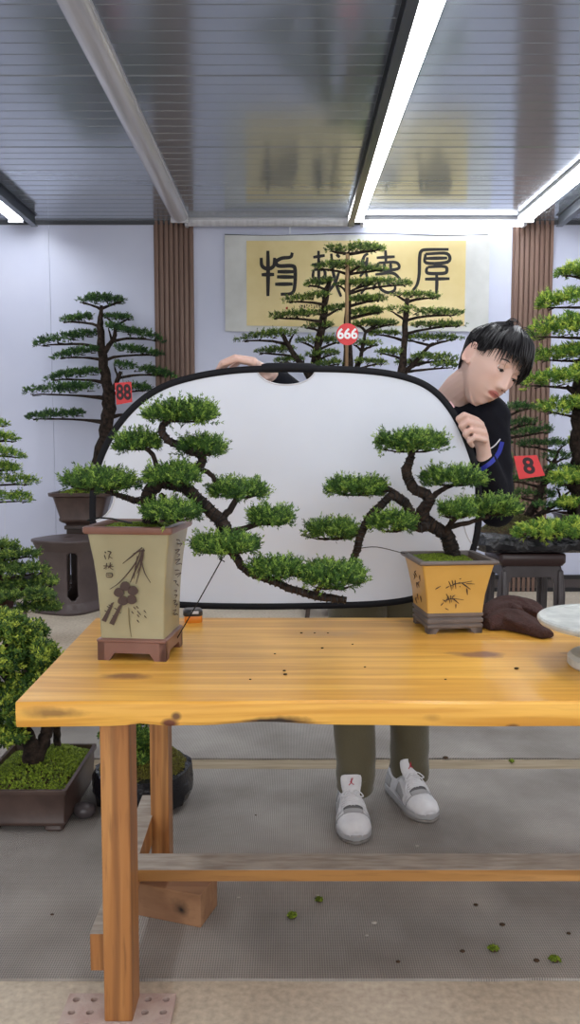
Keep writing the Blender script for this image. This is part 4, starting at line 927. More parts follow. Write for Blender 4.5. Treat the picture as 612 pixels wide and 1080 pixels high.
# --- pottery stool
Ys = 6.0; c = P(69, 610, Ys); c.z = 0; c.y = G(69, 648, 0).y + .215
st_h = P(69, 568, c.y).z; kx = M(1, c.y)
t = thing('pottery_stool', 'purple-brown pottery stool with tall slots standing on the floor at the wall', 'stool', (c.x, c.y, 0))
q = MB(); nc, nr = 168, 64; vs = []; fs = []
def rs(v): return kx * np.interp(v, [0, .03, .08, .14, .3, .6, .85, .95, 1.0], [35.5, 36, 34, 30.5, 28.5, 27.5, 29, 32.5, 33])
for j in range(nr + 1):
    v = j / nr; r = rs(v)
    for i in range(nc):
        a = 2 * math.pi * i / nc; sq = (abs(math.cos(a)) ** 3.2 + abs(math.sin(a)) ** 3.2) ** (-1 / 3.2)
        rot = math.radians(-24); x, y = r * sq * math.cos(a) * .98, r * sq * math.sin(a) * .98
        vs.append((c.x + x * math.cos(rot) - y * math.sin(rot), c.y + x * math.sin(rot) + y * math.cos(rot), st_h * v))
for j in range(nr):
    for i in range(nc):
        v = (j + .5) / nr; a = (i + .5) / nc * 360
        cut = False
        for a0 in (45, 135, 225, 315):
            da = (a - a0 + 180) % 360 - 180; w_ = 10.5; hv = .33; vv = abs(v - .52)
            e = max(0, (vv - (hv - .07)) / .07)
            if vv < hv and abs(da) < w_ * math.sqrt(max(0, 1 - e * e)): cut = True
        if not cut: k = (i + 1) % nc; fs.append((j * nc + i, j * nc + k, (j + 1) * nc + k, (j + 1) * nc + i))
q.add(vs, fs); o = obj('body', q, MT['stool'], t); sd = o.modifiers.new('thick', 'SOLIDIFY'); sd.thickness = .02; sd.offset = 1 if False else -1
q = MB(); ring = [Vector(v) for v in vs[nr * nc:]]
cc = Vector((c.x, c.y, st_h)); q.loft([[cc + (p - cc) * s + Vector((0, 0, z)) for p in ring] for s, z in ((.93, -.012), (1.03, -.012), (1.045, -.004), (1.03, .006), (.9, .010), (.4, .013), (.12, .013), (.11, -.012))], False, False); obj('stool_top', q, MT['stool'], t)

# --- tree group with the round 666 tag
Y6 = 5.9
c = P(366, 470, Y6); c.z = .62
plain_stand('plant_stand', 'dark wooden stand hidden behind the white reflector under the 666 tree', (c.x, c.y, .62), .32, .2, .62, MT['dark_wood'], 'dark stands under back-row bonsai')
T6 = thing('tiered_bonsai', 'multi-trunk tiered bonsai with the round 666 tag before the yellow banner', 'potted bonsai', (c.x, c.y, .62), 'tiered bonsai along the back wall')
round_pot(T6, c, [(0, .62), (.22, .62), (.24, .64), (.29, .80), (.31, .81), (.31, .83), (.28, .83), (.27, .81), (0, .81)], MT['pot_brown'], square=(1, .58, .3, 0))
dome(T6, c, .27, .15, .81, .06, MT['soil']); moss_patch(T6, disc_moss(c, .26, .15, .82, .06), 700, GR, MT['moss'], L=.012, wd=.003)
tiers = [(346, 265, 402, 264, 9, .0), (331, 284, 382, 281, 9, -.05), (322, 302, 350, 297, 7), (354, 301, 392, 301, 7), (300, 319, 346, 312, 9), (371, 318, 402, 317, 8), (284, 336, 330, 332, 8), (333, 332, 362, 325, 7), (372, 333, 402, 330, 7), (320, 346, 350, 344, 6), (376, 344, 402, 342, 7),
         (251, 360, 311, 352, 10), (315, 361, 362, 361, 9), (270, 373, 310, 369, 8), (325, 376, 356, 373, 8), (292, 382, 320, 380, 6), (330, 386, 360, 384, 8),
         (371, 264, 404, 263, 7, .1), (372, 286, 406, 285, 7), (372, 299, 434, 301, 7), (415, 311, 462, 315, 6), (373, 317, 407, 316, 7), (410, 328, 484, 333, 8), (372, 330, 405, 329, 6), (374, 343, 420, 342, 7), (432, 344, 488, 344, 7), (392, 353, 420, 353, 6), (424, 359, 483, 358, 8),
         (372, 364, 401, 364, 6), (398, 373, 425, 373, 6), (432, 378, 483, 380, 10), (376, 383, 406, 384, 7), (420, 384, 445, 385, 7), (455, 386, 482, 388, 9)]
tier_tree(T6, Y6, [[(362, 458, 9), (364, 420, 7), (366, 390, 6), (367, 350, 4), (367, 310, 3), (367, 268, 1.8)], [(350, 458, 8, .05), (332, 415, 6.5, .05), (331, 395, 5.5, .05), (336, 365, 4.6, .05), (341, 335, 3.8, .05), (344, 310, 3, .05), (349, 292, 2.2, .05)],
                   [(385, 458, 7, -.05), (415, 420, 5, -.05), (424, 390, 4, -.05), (427, 360, 3.4, -.05), (428, 338, 3, -.05), (430, 315, 2.2, -.05)], [(335, 410, 4, .02), (318, 385, 3, 0), (305, 366, 2.6, -.02), (298, 353, 2, -.02)], [(366, 405, 3.5), (378, 385, 2.4), (382, 368, 2), (386, 350, 1.4)],
                   [(425, 395, 3), (440, 380, 2.2), (452, 366, 1.8), (458, 362, 1.2)], [(372, 452, 3.5, -.08), (366, 400, 3.2, -.09)]], tiers, MT['olive'], 'bark', 1.0, L=.016, wd=.0025, thick=.72, bias=.05)
q = MB(); a, b_ = P(366.5, 268, Y6 - .06), P(365.5, 395, Y6 - .06); q.tube([P(365, 452, Y6 - .05), b_, a], .013, 10); obj('bamboo_pole', q, MT['bamboo'], T6)
tag('number_tag', 'round red tag reading 666 in white on the centre tree', [(366.5 + 11.6 * math.cos(i * math.pi / 20), 352.5 + 11.6 * math.sin(i * math.pi / 20)) for i in range(40)], Y6 - .3, '666', M(14.5, Y6 - .3), MT['white'], 'red number tags', hang=((366.5, 341), (366.5, 332), .2), bold=.03, squash=.98)

# --- plastic-wrapped board on clay stands, carrying the 8 tree and the tall lime tree
Yb = 4.62; zb8 = P(556, 586, Yb - .25).z
def clay_stand(label, xc, yc, hw, ztop):
    t = thing('clay_stand', label, 'stand', (xc, yc, 0), 'glazed clay stands')
    q = MB(); q.loft([rrect(hw * s, hw * s, .02, z, (xc, yc)) for s, z in ((.93, ztop - .07), (.98, ztop - .055), (1.0, ztop - .05), (1.0, ztop - .008), (.97, ztop))], True, True); obj('stand_top', q, mat('red_brown_glaze', (.045, .022, .02), .3), t, autosmooth=40)
    for ux in (0, 1):
        for sg in (-1, 1):
            q = MB(); zt_ = ztop - .0705; o1 = [(-.80, zt_), (-.95, zt_ - .03), (-1.03, zt_ * .72), (-1.02, zt_ * .5), (-.90, zt_ * .22), (-.82, .03), (-.86, 0), (-.58, 0), (-.58, .06)]
            inn = [(-.64, zt_ * .3), (-.70, zt_ * .55), (-.68, zt_ - .10), (-.6, zt_ - .065)]
            half = o1 + inn; poly = half + [(-u, z) for u, z in half[::-1]]
            pl = [Vector((xc + u * hw, yc + sg * hw * .9, z)) if ux == 0 else Vector((xc + sg * hw * .9, yc + u * hw, z)) for u, z in poly]
            q.prism(pl, (0, -sg * .022, 0) if ux == 0 else (-sg * .022, 0, 0)); obj('side_panel', q, MT['stand'], t, bevel=.004, autosmooth=30)
    return t
x8 = P(556, 600, Yb).x
clay_stand('dark glazed clay stand with arched sides behind the brown towel', x8 - .02, Yb, .185, zb8)
clay_stand('dark glazed clay stand under the lime bonsai end of the black tray', P(690, 600, Yb).x, Yb, .185, zb8)
q = MB(); xL, xR = P(497, 575, Yb).x, P(760, 575, Yb).x; n = 46; rng = random.Random(9); rings = []
zt8 = P(556, 563, Yb - .2).z
for i in range(n + 1):
    x = xL + (xR - xL) * i / n; e = min(i, n - i); f = 1 if e > 1 else (.75, .95)[e]
    ring = []
    for k in range(16):
        a = 2 * math.pi * k / 16; ca, sa = math.cos(a), math.sin(a); y = abs(ca) ** .5 * math.copysign(1, ca) * .25; z = abs(sa) ** .6 * math.copysign(1, sa) * (zt8 - zb8) / 2
        w_ = rng.uniform(-.007, .007); ring.append(Vector((x + rng.uniform(-.006, .006), Yb + y * f + w_, (zt8 + zb8) / 2 + z * f + (w_ if sa > -.5 else 0))))
    rings.append(ring)
q.loft(rings, True, True)
o = solo('wrapped_board', q, MT['black_plastic'], 'long shallow tray wrapped in glossy black plastic on the clay stands', 'tray', autosmooth=25); 
T8 = thing('tiered_bonsai', 'small dark slanting bonsai with the red 8 tag on the black plastic tray', 'potted bonsai', (x8 - .05, Yb, zt8), 'tiered bonsai along the back wall')
c = P(545, 562, Yb - .02); dome(T8, (c.x, c.y), .215, .18, zt8 - .006, .085, MT['soil'], 'root_mound')
moss_patch(T8, disc_moss((c.x, c.y), .205, .17, zt8 - .004, .085), 2200, GR, leaf_mat('dry_moss', (.02, .02, .006), (.06, .06, .015), (.14, .13, .04)), L=.01, wd=.0022)
tiers = [(518, 434, 560, 431, 7), (534, 448, 566, 447, 6), (538, 459, 581, 456, 8), (546, 471, 596, 470, 7), (575, 484, 600, 483, 9), (521, 485, 540, 486, 7), (576, 496, 611, 497, 8), (531, 508, 586, 507, 6), (534, 523, 586, 523, 8), (520, 500, 540, 499, 6), (524, 470, 538, 469, 5), (586, 516, 612, 515, 6), (560, 536, 600, 537, 9), (525, 540, 555, 539, 9)]
tier_tree(T8, Yb, [[(551, 558, 6), (556, 545, 5), (566, 530, 4.5), (572, 515, 4), (578, 500, 3), (585, 485, 2), (588, 478, 1.4)], [(545, 556, 5, .04), (535, 535, 3.8, .04), (530, 510, 3.2, .05), (531, 480, 2.6, .05), (534, 455, 2.2, .05), (535, 436, 1.5, .05)], [(552, 555, 4, -.04), (572, 541, 3, -.06), (592, 528, 2, -.06)], [(545, 556, 4), (560, 548, 4.5), (580, 552, 3)]],
          tiers, MT['pine'], 'bark', 1.1, L=.014, wd=.0018, bias=.02)
tag('number_tag', 'slanted red card reading 8 in black beside the person', [(542, 481), (566.5, 480), (575, 501.5), (548, 505.5)], Yb - .3, '8', M(23, Yb - .3), MT['digit'], 'red number tags', hang=((545, 482), (540, 470), .2), squash=1.05, shear=-.22, bold=.03)
# lime-green tall tree, trunk at the picture's edge
YT2 = 4.62; c = P(614, 560, YT2); zp0 = zt8 + .004; 
TT2 = thing('lime_bonsai', 'tall bright yellow-green tiered bonsai before the brown pilaster at the frame edge', 'potted bonsai', (c.x, c.y, zp0), 'tiered bonsai along the back wall')
zp1 = P(614, 541, YT2).z; hh = zp1 - zp0
round_pot(TT2, c, [(0, zp0), (.12, zp0), (.125, zp0 + hh * .2), (.142, zp0 + hh * .85), (.15, zp0 + hh * .88), (.15, zp1), (.135, zp1), (.13, zp1 - .02), (0, zp1 - .02)], MT['pot_brown'], square=(1, .8, .25, 0)); dome(TT2, c, .13, .1, zp1 - .02, .025, MT['soil'])
tiers = [(591, 291, 640, 286, 14), (571, 325, 640, 314, 22), (558, 356, 645, 343, 28, -.1), (562, 380, 645, 372, 20), (552, 407, 650, 397, 24, -.05), (567, 434, 650, 430, 22), (603, 470, 650, 466, 18), (584, 510, 650, 504, 22, -.1), (545, 566, 640, 562, 26, -.36), (640, 400, 700, 405, 22), (640, 350, 690, 356, 20), (640, 440, 700, 446, 22), (632, 310, 670, 316, 18), (590, 534, 640, 532, 12, -.1)]
tier_tree(TT2, YT2, [[(614, 545, 15), (614, 500, 12), (613, 460, 11), (613, 425, 9), (613, 400, 7.5), (618, 370, 6), (622, 330, 4.5), (620, 300, 3), (620, 286, 1.5)], [(613, 428, 4), (606, 415, 3.2), (598, 408, 2.4)], [(614, 520, 5, -.05), (612, 545, 4, -.2), (600, 560, 3, -.32), (580, 565, 2, -.36)]],
          tiers, MT['lime'], 'bark', 1.2, L=.026, wd=.003, nper=11, tl=.022, bias=.10, thick=.72)

# --- trees at the frame's left
YA = 4.1; c = P(-46, 560, YA); 
plain_stand('plant_stand', 'dark stand outside the frame beneath the sparse tree at the picture edge', (c.x, c.y, c.z - .12), .13, .11, c.z - .12, MT['dark_wood'], 'dark stands under back-row bonsai')
TA = thing('tiered_bonsai', 'sparse yellow-green tiered bonsai whose branch tips reach in from the picture edge', 'potted bonsai', (c.x, c.y, c.z - .12), 'tiered bonsai along the back wall')
z0 = c.z - .12; round_pot(TA, c, [(0, z0), (.10, z0), (.105, z0 + .03), (.125, z0 + .11), (.13, z0 + .115), (.13, z0 + .13), (.118, z0 + .13), (.11, z0 + .12), (0, z0 + .12)], MT['pot_brown'], square=(1, .7, .3, 0)); dome(TA, c, .105, .075, z0 + .12, .03, MT['soil'])
tiers = [(-40, 443, 8, 450, 7), (-30, 459, 18, 466, 9), (-35, 473, 23, 483, 8), (-40, 493, 20, 496, 9), (-30, 507, 33, 511, 11), (-28, 525, 31, 529, 13), (-70, 470, -30, 462, 9), (-75, 500, -30, 492, 9), (-80, 530, -30, 522, 10)]
tier_tree(TA, YA, [[(-46, 562, 8), (-40, 530, 6.5), (-30, 500, 5), (-25, 470, 4), (-26, 440, 2), ]], tiers, MT['lime'], 'bark', 1.1, L=.014, wd=.002)
q = MB(); q.tube([P(5, 533, YA - .02), P(5, 577, YA - .2)], .001, 5); obj('guy_wire', q, MT['batten'], TA)
YB_ = 3.55; c = P(-14, 642, YB_); zc = c.z
plain_stand('plant_stand', 'low dark stand behind the near bush under the dark green low tree', (c.x, c.y, zc), .16, .14, zc, MT['dark_wood'], 'dark stands under back-row bonsai')
TB = thing('low_bonsai', 'low dark green bonsai with layered branches in front of the pottery stool', 'potted bonsai', (c.x, c.y, zc))
round_pot(TB, c, [(0, zc), (.1, zc), (.125, zc + .06), (.132, zc + .065), (.132, zc + .075), (.12, zc + .075), (.115, zc + .065), (0, zc + .065)], mat('maroon_glaze', (.10, .035, .03), .35), square=(1, .8, .3, 0)); dome(TB, c, .11, .085, zc + .065, .02, MT['soil'])
tiers = [(-18, 577, 16, 578, 9), (0, 588, 36, 587, 9), (-20, 606, 48, 604, 14), (5, 622, 59, 617, 12, -.05), (-10, 634, 54, 630, 13, -.15), (20, 643, 60, 643, 9, -.12), (-50, 600, -10, 604, 14), (-60, 625, -15, 622, 14)]
tier_tree(TB, YB_, [[(-10, 628, 6), (-2, 612, 5), (-6, 598, 4), (3, 588, 3), (2, 576, 2)], [(-6, 625, 4), (12, 622, 3, -.06), (30, 622, 2, -.1)]], tiers, MT['olive'], 'bark', 1.3, L=.016, wd=.0026, bias=.0, thick=.8)

# near bush bonsai in a brown rectangular pot
xr0 = G(71, 880, 0.0075).x; yf0 = G(71, 880, 0.0075).y; bx, by = .155, .205
zpot = P(71, 834, yf0).z
c = (xr0 - bx, yf0 + by, .0075)
TC = thing('bush_bonsai', 'leafy two-stemmed bonsai in brown rectangular tray pot on the mat beside the table', 'potted bonsai', c)
q = MB(); z0 = .0075
prof = [(.93, .03), (.95, .035), (.955, .042), (.94, .046), (.96, zpot - .024), (.965, zpot - .018), (1.0, zpot - .016), (1.005, zpot - .004), (1.0, zpot), (.93, zpot), (.91, zpot - .03)]
q.loft([rrect(bx * s if True else 0, by - bx * (1 - s), .008, z, c[:2]) for s, z in prof], True, True); pot = obj('pot', q, MT['pot_brown'], TC, autosmooth=40)
for sx in (-1, 1):
    for sy in (-1, 1):
        q = MB(); q.loft([rrect(.032 * s, .04 * s, .012, z, (c[0] + sx * (bx - .05), c[1] + sy * (by - .055))) for s, z in ((.85, z0), (1, z0 + .008), (.9, .0305))], True, True); obj('foot', q, MT['pot_brown'], pot)
dome(TC, c, bx * .88, by * .9, zpot - .032, .05, MT['soil'])
moss_patch(TC, sq_moss((c[0] + .04, c[1] + .08), .10, zpot - .02, .05), 2400, GR, MT['moss'], L=.009, wd=.0022)
def big_moss(rng, n):
    x = rng.uniform(-bx * .88, bx * .88, n); y = rng.uniform(-by * .9, by * .9, n); return np.stack([c[0] + x, c[1] + y, zpot - .03 + .055 * (1 - (x / bx) ** 2) * (1 - (y / by) ** 2)], 1)
moss_patch(TC, big_moss, 2600, GR, MT['moss'], L=.009, wd=.0022)
YC = c[1] - .03
tr = MB()
br(tr, [(36, 818, 12, 0), (34, 805, 11, 0), (34, 790, 10, 0), (28, 775, 7, 0), (22, 758, 6, 0), (14, 735, 5, 0), (8, 710, 4.5, 0), (4, 690, 3.5, 0), (8, 668, 2.5, 0)], YC, n=10)
br(tr, [(38, 800, 8, 0), (45, 785, 7.5, .02), (50, 768, 6.5, .03), (46, 750, 5, .03), (38, 730, 4.5, .02), (36, 705, 3.5, 0), (40, 685, 2, 0)], YC, n=10)
br(tr, [(61, 792, 4, .12), (60, 775, 4.2, .12), (58, 758, 4, .1), (50, 740, 3, .06)], YC); br(tr, [(10, 720, 4, 0), (0, 705, 4.5, -.03), (-12, 700, 3, -.03)], YC)
obj('trunk', tr, MT['bark'], TC)
bp_ = [(-45, 30, 645, 682, .05), (-5, 42, 652, 690, 0), (8, 62, 672, 708, -.02), (-40, 25, 684, 722, -.04), (20, 66, 690, 716, .04), (8, 60, 708, 746, -.02), (-35, 30, 722, 762, -.05), (0, 52, 736, 776, -.03), (-45, 8, 752, 800, -.04), (-10, 28, 768, 790, -.08), (-60, -10, 690, 730, 0), (22, 52, 655, 676, .08)]
lf = leaf_mat('mixed_bush_green', (.010, .040, .008), (.075, .16, .018), (.50, .58, .07))
for x0, x1, y0, y1, dy in bp_:
    yy = YC + dy; A_ = P(x0 + 5, (y0 + y1) / 2 + 3, yy); B_ = P(x1 - 5, (y0 + y1) / 2 + 3, yy)
    pad(TC, A_, B_, M(y1 - y0 - 8, yy) * .85, (B_ - A_).length * .4, lf, GR, int((x1 - x0) * 8), nper=9, L=.017, wd=.0042, tl=.016, spread=.9, bias=.02)
# plastic-wrapped root ball with moss behind the table leg
g = G(142, 868, .0075); c = (g.x, g.y + .17, .0075)
TD = thing('wrapped_bonsai', 'mossy root ball wrapped in black plastic with small shrub behind the table leg', 'potted bonsai', c)
q = MB(); rng = random.Random(3); rings = []
for z, r in ((0, .13), (.02, .165), (.06, .178), (.10, .172), (.13, .165), (.135, .15)):
    rings.append([Vector((c[0] + r * math.cos(a) * (1 + rng.uniform(-.05, .05)), c[1] + r * math.sin(a) * (1 + rng.uniform(-.05, .05)), .0075 + z + rng.uniform(-.006, .006) * (z > .01))) for a in [i * math.pi / 18 for i in range(36)]])
q.loft(rings, True, True); obj('plastic_wrap', q, MT['black_plastic'], TD, autosmooth=30)
dome(TD, c, .155, .155, .125, .09, MT['soil']); moss_patch(TD, disc_moss(c, .15, .15, .13, .09), 4500, GR, leaf_mat('brown_moss', (.05, .035, .006), (.14, .12, .016), (.25, .26, .03)), L=.009, wd=.002)
tr = MB(); br(tr, [(150, 812, 5, 0), (148, 800, 4.5, 0), (152, 785, 4, 0), (147, 772, 3, 0), (148, 755, 2, 0)], c[1]); obj('trunk', tr, MT['bark'], TD)
for x0, x1, y0, y1, dy in ((132, 160, 772, 796, -.05), (138, 166, 792, 816, -.06), (122, 150, 756, 780, 0), (105, 135, 768, 795, .03), (140, 165, 750, 774, .02)):
    yy = c[1] + dy; A_ = P(x0 + 3, (y0 + y1) / 2, yy); B_ = P(x1 - 3, (y0 + y1) / 2, yy); pad(TD, A_, B_, M(y1 - y0 - 4, yy), (B_ - A_).length * .5, MT['juniper'], GR, 380, nper=9, L=.012, wd=.002, tl=.016, spread=.7)
q = MB(); g = G(100, 862, .0075); br(q, [(88, 866, 3, 0), (98, 858, 5, 0), (106, 852, 5, 0)], g.y); q2 = MB()
q2.sphere((g.x - .035, g.y + .0, .034), (.04, .035, .028), 14, 8); solo('dark_root_lump', q2, MT['stand'], 'dark lump between the brown tray pot and the table leg', 'root_lump', origin=(g.x, g.y + .03, .0075))  # dark root-like lump by the pot, modelled as a plain ellipsoid

# bits on the floor
for i, (px, py, r, kind) in enumerate([(510, 917, .014, 0), (521, 1003, .013, 0), (337, 951, .010, 0), (308, 968, .013, 0), (585, 1014, .012, 0), (566, 1014, .008, 1), (488, 1004, .007, 1), (467, 903, .008, 1), (502, 955, .007, 1), (530, 976, .008, 1), (395, 974, .008, 2), (440, 893, .007, 2), (387, 987, .005, 2), (335, 945, .006, 2), (470, 800, .012, 1), (420, 1015, .006, 1), (540, 804, .008, 0), (252, 947, .005, 2), (165, 917, .007, 1), (55, 965, .005, 1), (270, 860, .004, 1), (600, 985, .006, 1)]):
    zf = .0085; g = G(px, py, zf); nm, cat, lab, grp, mm = (('moss_clump', 'moss clump', 'small green moss clump fallen on the grey floor mat', 'moss clumps on the mat', MT['moss']), ('soil_clod', 'soil clod', 'small dark clod of soil on the grey floor mat', 'soil clods on the mat', MT['soil']), ('paper_scrap', 'scrap', 'tiny pale scrap lying on the grey floor mat', 'pale scraps on the mat', MT['worn']))[kind]
    q = MB(); q.sphere((g.x, g.y, zf + r * .35), (r, r * .75, r * .45), 10, 6)
    if kind == 0:
        t = thing(nm, lab, cat, (g.x, g.y, zf), grp); obj('clump_base', q, MT['soil'], t); moss_patch(t, disc_moss((g.x, g.y), r, r * .75, zf + r * .3, r * .5), 60, GR, MT['moss'], L=.006, wd=.0015, name='moss_tuft')
    else: solo(nm, q, mm, lab, cat, grp, origin=(g.x, g.y, zf))
# ================================================================ reflector panel
YRF = 2.47
rf = thing('reflector_panel', 'large white oval photo reflector with black rim held upright behind the table', 'reflector', P(302, 640, YRF))
outl = [(98, 520), (101, 500), (110, 474), (125, 448), (146, 425), (172, 408), (205, 397.5), (245, 391), (285, 389), (330, 389), (370, 390), (410, 394), (440, 402), (460, 414), (475, 431), (486, 450), (495, 472), (502, 495), (505, 520), (505, 550), (499, 580), (486, 604), (465, 621), (435, 631.5), (400, 636.5), (350, 638.5), (300, 639.5), (250, 639.5), (205, 638.5), (165, 635), (135, 625), (115, 605), (103, 578), (98, 548)]
loop = smoothpath(outl + [outl[0]], 5)[:-1]
def yref(py): return YRF + (py - 512) * 0.00010
pts = [P(x, y, yref(y)) for x, y in loop]
# fabric outline with the three hand holes bitten out of it
holes = [(302, 389, 31, 17), (98, 520, 23, 29), (505, 535, 17, 42)]
fab = []
for x, y in smoothpath(outl + [outl[0]], 14)[:-1]:
    for hx, hy, rx, ry in holes:
        e = math.hypot((x - hx) / rx, (y - hy) / ry)
        if e < 1:      # slide inward to the hole's edge
            if hy < 400: y = hy + ry * math.sqrt(max(0, 1 - ((x - hx) / rx) ** 2))
            elif hx < 200: x = hx + rx * math.sqrt(max(0, 1 - ((y - hy) / ry) ** 2))
            else: x = hx - rx * math.sqrt(max(0, 1 - ((y - hy) / ry) ** 2))
    fab.append((x, y))
m = mat('white_reflector_cloth', (0.68, 0.715, 0.80), 0.6, col2=(0.72, 0.755, 0.84), nscale=3, sheen=0.2, bump=0.03, bscale=6)
bm = bmesh.new(); vs = [bm.verts.new(P(x, y, yref(y))) for x, y in fab]; f0 = bm.faces.new(vs)
r = bmesh.ops.triangulate(bm, faces=[f0]); 
ex = bmesh.ops.extrude_face_region(bm, geom=bm.faces[:]); bmesh.ops.translate(bm, vec=(0, .003, 0), verts=[g for g in ex['geom'] if isinstance(g, bmesh.types.BMVert)])
bm.verts.index_update(); v = [tuple(x.co) for x in bm.verts]; f = [tuple(q.index for q in p.verts) for p in bm.faces]; bm.free()
raw('white_cloth', v, f, m, rf, smooth=False)
MT['binding'] = mat('black_binding_tape', (0.007, 0.007, 0.010), 0.6, bump=0.1, bscale=200, spec=0.2)
q = MB(); q.tube(pts, .0105, 10, closed=True, flat=.55, nrm=(0, 1, 0)); obj('rim', q, MT['binding'], rf)
for hx, hy, rx, ry in holes:      # binding round each hand hole
    ring = []
    for k in range(25):
        a = math.pi * k / 24
        if hy < 400: x, y = hx - rx * math.cos(a), hy + ry * math.sin(a)
        elif hx < 200: x, y = hx + rx * math.sin(a), hy - ry * math.cos(a)
        else: x, y = hx - rx * math.sin(a), hy - ry * math.cos(a)
        ring.append(P(x, y, yref(y)))
    q = MB(); q.tube(ring, .0028, 6); obj('hole_binding', q, MT['batten'], rf)
q = MB(); q.tube([P(x, y, yref(y)) for x, y in ((276, 388.5), (282, 388), (303, 387.5), (326, 388), (333, 388.5))], [.012, .0145, .0145, .0145, .012], 12, flat=.75, nrm=(0, 1, 0)); obj('handle_grip', q, MT['binding'], rf)
q = MB(); a = P(476, 427, YRF); q.box((a.x, a.y - .008, a.z), (.008, .002, .022), rot=Matrix.Rotation(math.radians(-35), 3, 'Y')); obj('sewn_tag', q, mat('pink_white_tag', (.75, .45, .48), .6), rf, smooth=False)

# ================================================================ person
def capsule(q, pts, n=14):
    "rounded limb through (point, radius) pairs"
    for i, (p, r_) in enumerate(pts): q.sphere(p, r_, n, 10)
    for (p0, r0), (p1, r1) in zip(pts[:-1], pts[1:]): q.tube([p0, p1], [r0, r1], n)
# joints
pelvis = P(402, 592, 2.76); spine = P(428, 525, 2.76); chest = P(462, 455, 2.70); neck0 = P(474, 420, 2.665)
shR, shL = P(428, 420, 2.78), P(513, 440, 2.60)
elR, wrR = P(345, 452, 2.74), P(289, 398, 2.545)
elL, wrL = P(524, 537, 2.62), P(511, 484, 2.515)
hipR, hipL = P(381, 606, 2.76), P(424, 606, 2.78)
knR, knL = P(374, 725, 2.745), P(430, 715, 2.80)
toeR = G(376, 891, 0.0075); toeL = G(455, 868, 0.0075)
angR, angL = math.radians(2), math.radians(20)
LS = 0.292
def shoe_frame(toe, ang):
    d = Vector((math.sin(ang), -math.cos(ang), 0)); s = Vector((math.cos(ang), math.sin(ang), 0)); return toe, d, s
def shoe_at(fr_, s, x, z):      # s = 0 heel .. 1 toe
    toe, d, sd = fr_; p = toe - d * (LS * (1 - s)) + sd * x; return Vector((p.x, p.y, .0075 + z))
frR, frL = shoe_frame(toeR, angR), shoe_frame(toeL, angL)
anR, anL = shoe_at(frR, .24, 0, .10), shoe_at(frL, .24, 0, .10)

# ---- head, shaped in its own frame: face towards -Y, up +Z
HR = Matrix.Rotation(math.radians(28), 3, 'Y') @ Matrix.Rotation(math.radians(35), 3, 'Z') @ Matrix.Rotation(math.radians(8), 3, 'X')
HC = P(517, 384.5, 2.53); HS = 1.04
def hw(p): return HC + HR @ (Vector(p) * HS)
def head_surface(nu=120, nv=96):
    th = np.linspace(0.01, math.pi - 0.01, nv); ph = np.linspace(0, 2 * math.pi, nu, endpoint=False)
    T, Ph = np.meshgrid(th, ph, indexing='ij')
    x = 0.075 * np.sin(T) * np.sin(Ph); y = -0.097 * np.sin(T) * np.cos(Ph); z = 0.118 * np.cos(T)
    low = np.clip(-z / 0.118, 0, 1)
    front = np.clip(-y / 0.097, -1, 1)
    # jaw: narrower, face plane carried forward and down
    x = x * (1 - 0.26 * low ** 1.6)
    y = y + np.where(y < 0, -0.012 * low * (1 - low * 0.3), -0.045 * low ** 1.3)
    y = np.where(y < -0.078, -0.078 + (y + 0.078) * 0.72, y)
    z = np.where(z > 0, z * 0.985, z)
    x = x * (1 + 0.07 * np.exp(-((z + 0.075) / 0.03) ** 2)); zz0 = z
    def g(cx_, cz, sx, sz): return np.exp(-((np.abs(x) - cx_) / sx) ** 2 - ((z - cz) / sz) ** 2) * (front > 0.05)
    d = np.zeros_like(x)
    # nose: bridge to tip and wings
    nz_ = np.clip((0.012 - z) / 0.056, 0, 1)
    prof = np.where((z < 0.016) & (z > -0.052), 0.005 + 0.020 * nz_ ** 1.3, 0) * np.clip((z + 0.054) / 0.010, 0, 1)
    d += prof * np.exp(-(x / (0.0085 + 0.005 * nz_)) ** 2) * (front > 0.3)
    d += 0.007 * g(0.012, -0.041, 0.0065, 0.007)
    d += -0.0085 * g(0.032, 0.002, 0.017, 0.010) + 0.0055 * g(0.031, 0.020, 0.021, 0.007)
    d += 0.004 * g(0.047, -0.022, 0.016, 0.016)
    d += 0.0085 * g(0.0, -0.064, 0.021, 0.0050) + 0.0095 * g(0.0, -0.0775, 0.017, 0.0052) - 0.0045 * g(0.0, -0.0705, 0.022, 0.0018) - 0.003 * g(0, -0.089, .016, .006)
    d += 0.007 * g(0.0, -0.104, 0.019, 0.011)
    d += -0.002 * g(0, -0.055, .004, .006)
    y = y - d
    z = z - 0.008 * np.clip((-z - 0.03) / 0.08, 0, 1)
    return x, y, z
hx_, hy_, hz_ = head_surface(); nv_, nu_ = hx_.shape
q = MB()
q.loft([[hw((hx_[i, j], hy_[i, j], hz_[i, j])) for j in range(nu_)] for i in range(nv_)], True, True)
for sx in (-1, 1):      # ears
    R_ = HR @ Matrix.Rotation(math.radians(-sx * 18), 3, 'Z') @ Matrix.Rotation(math.radians(-12), 3, 'X')
    q.sphere(hw((sx * .0775, .014, -.006)), (.0075, .018, .031), 14, 12, R=R_)
    rim = [hw((sx * (.083 + .004 * math.sin(a * .5)), .014 + .017 * math.sin(a), -.004 + .030 * math.cos(a))) for a in [math.radians(k * 20 - 60) for k in range(13)]]
    q.tube(rim, .0042, 8)
    q.sphere(hw((sx * .079, .004, -.031)), (.006, .008, .009), 10, 8, R=HR)
capsule(q, [(neck0 - Vector((0, 0, .03)), .064), (neck0 + (hw((0, .025, -.07)) - neck0) * .5, .057), (hw((0, .022, -.06)), .057)], 20)
capsule(q, [(hw((0, .0, -.06)), .05), (hw((0, -.035, -.075)), .036)], 14)
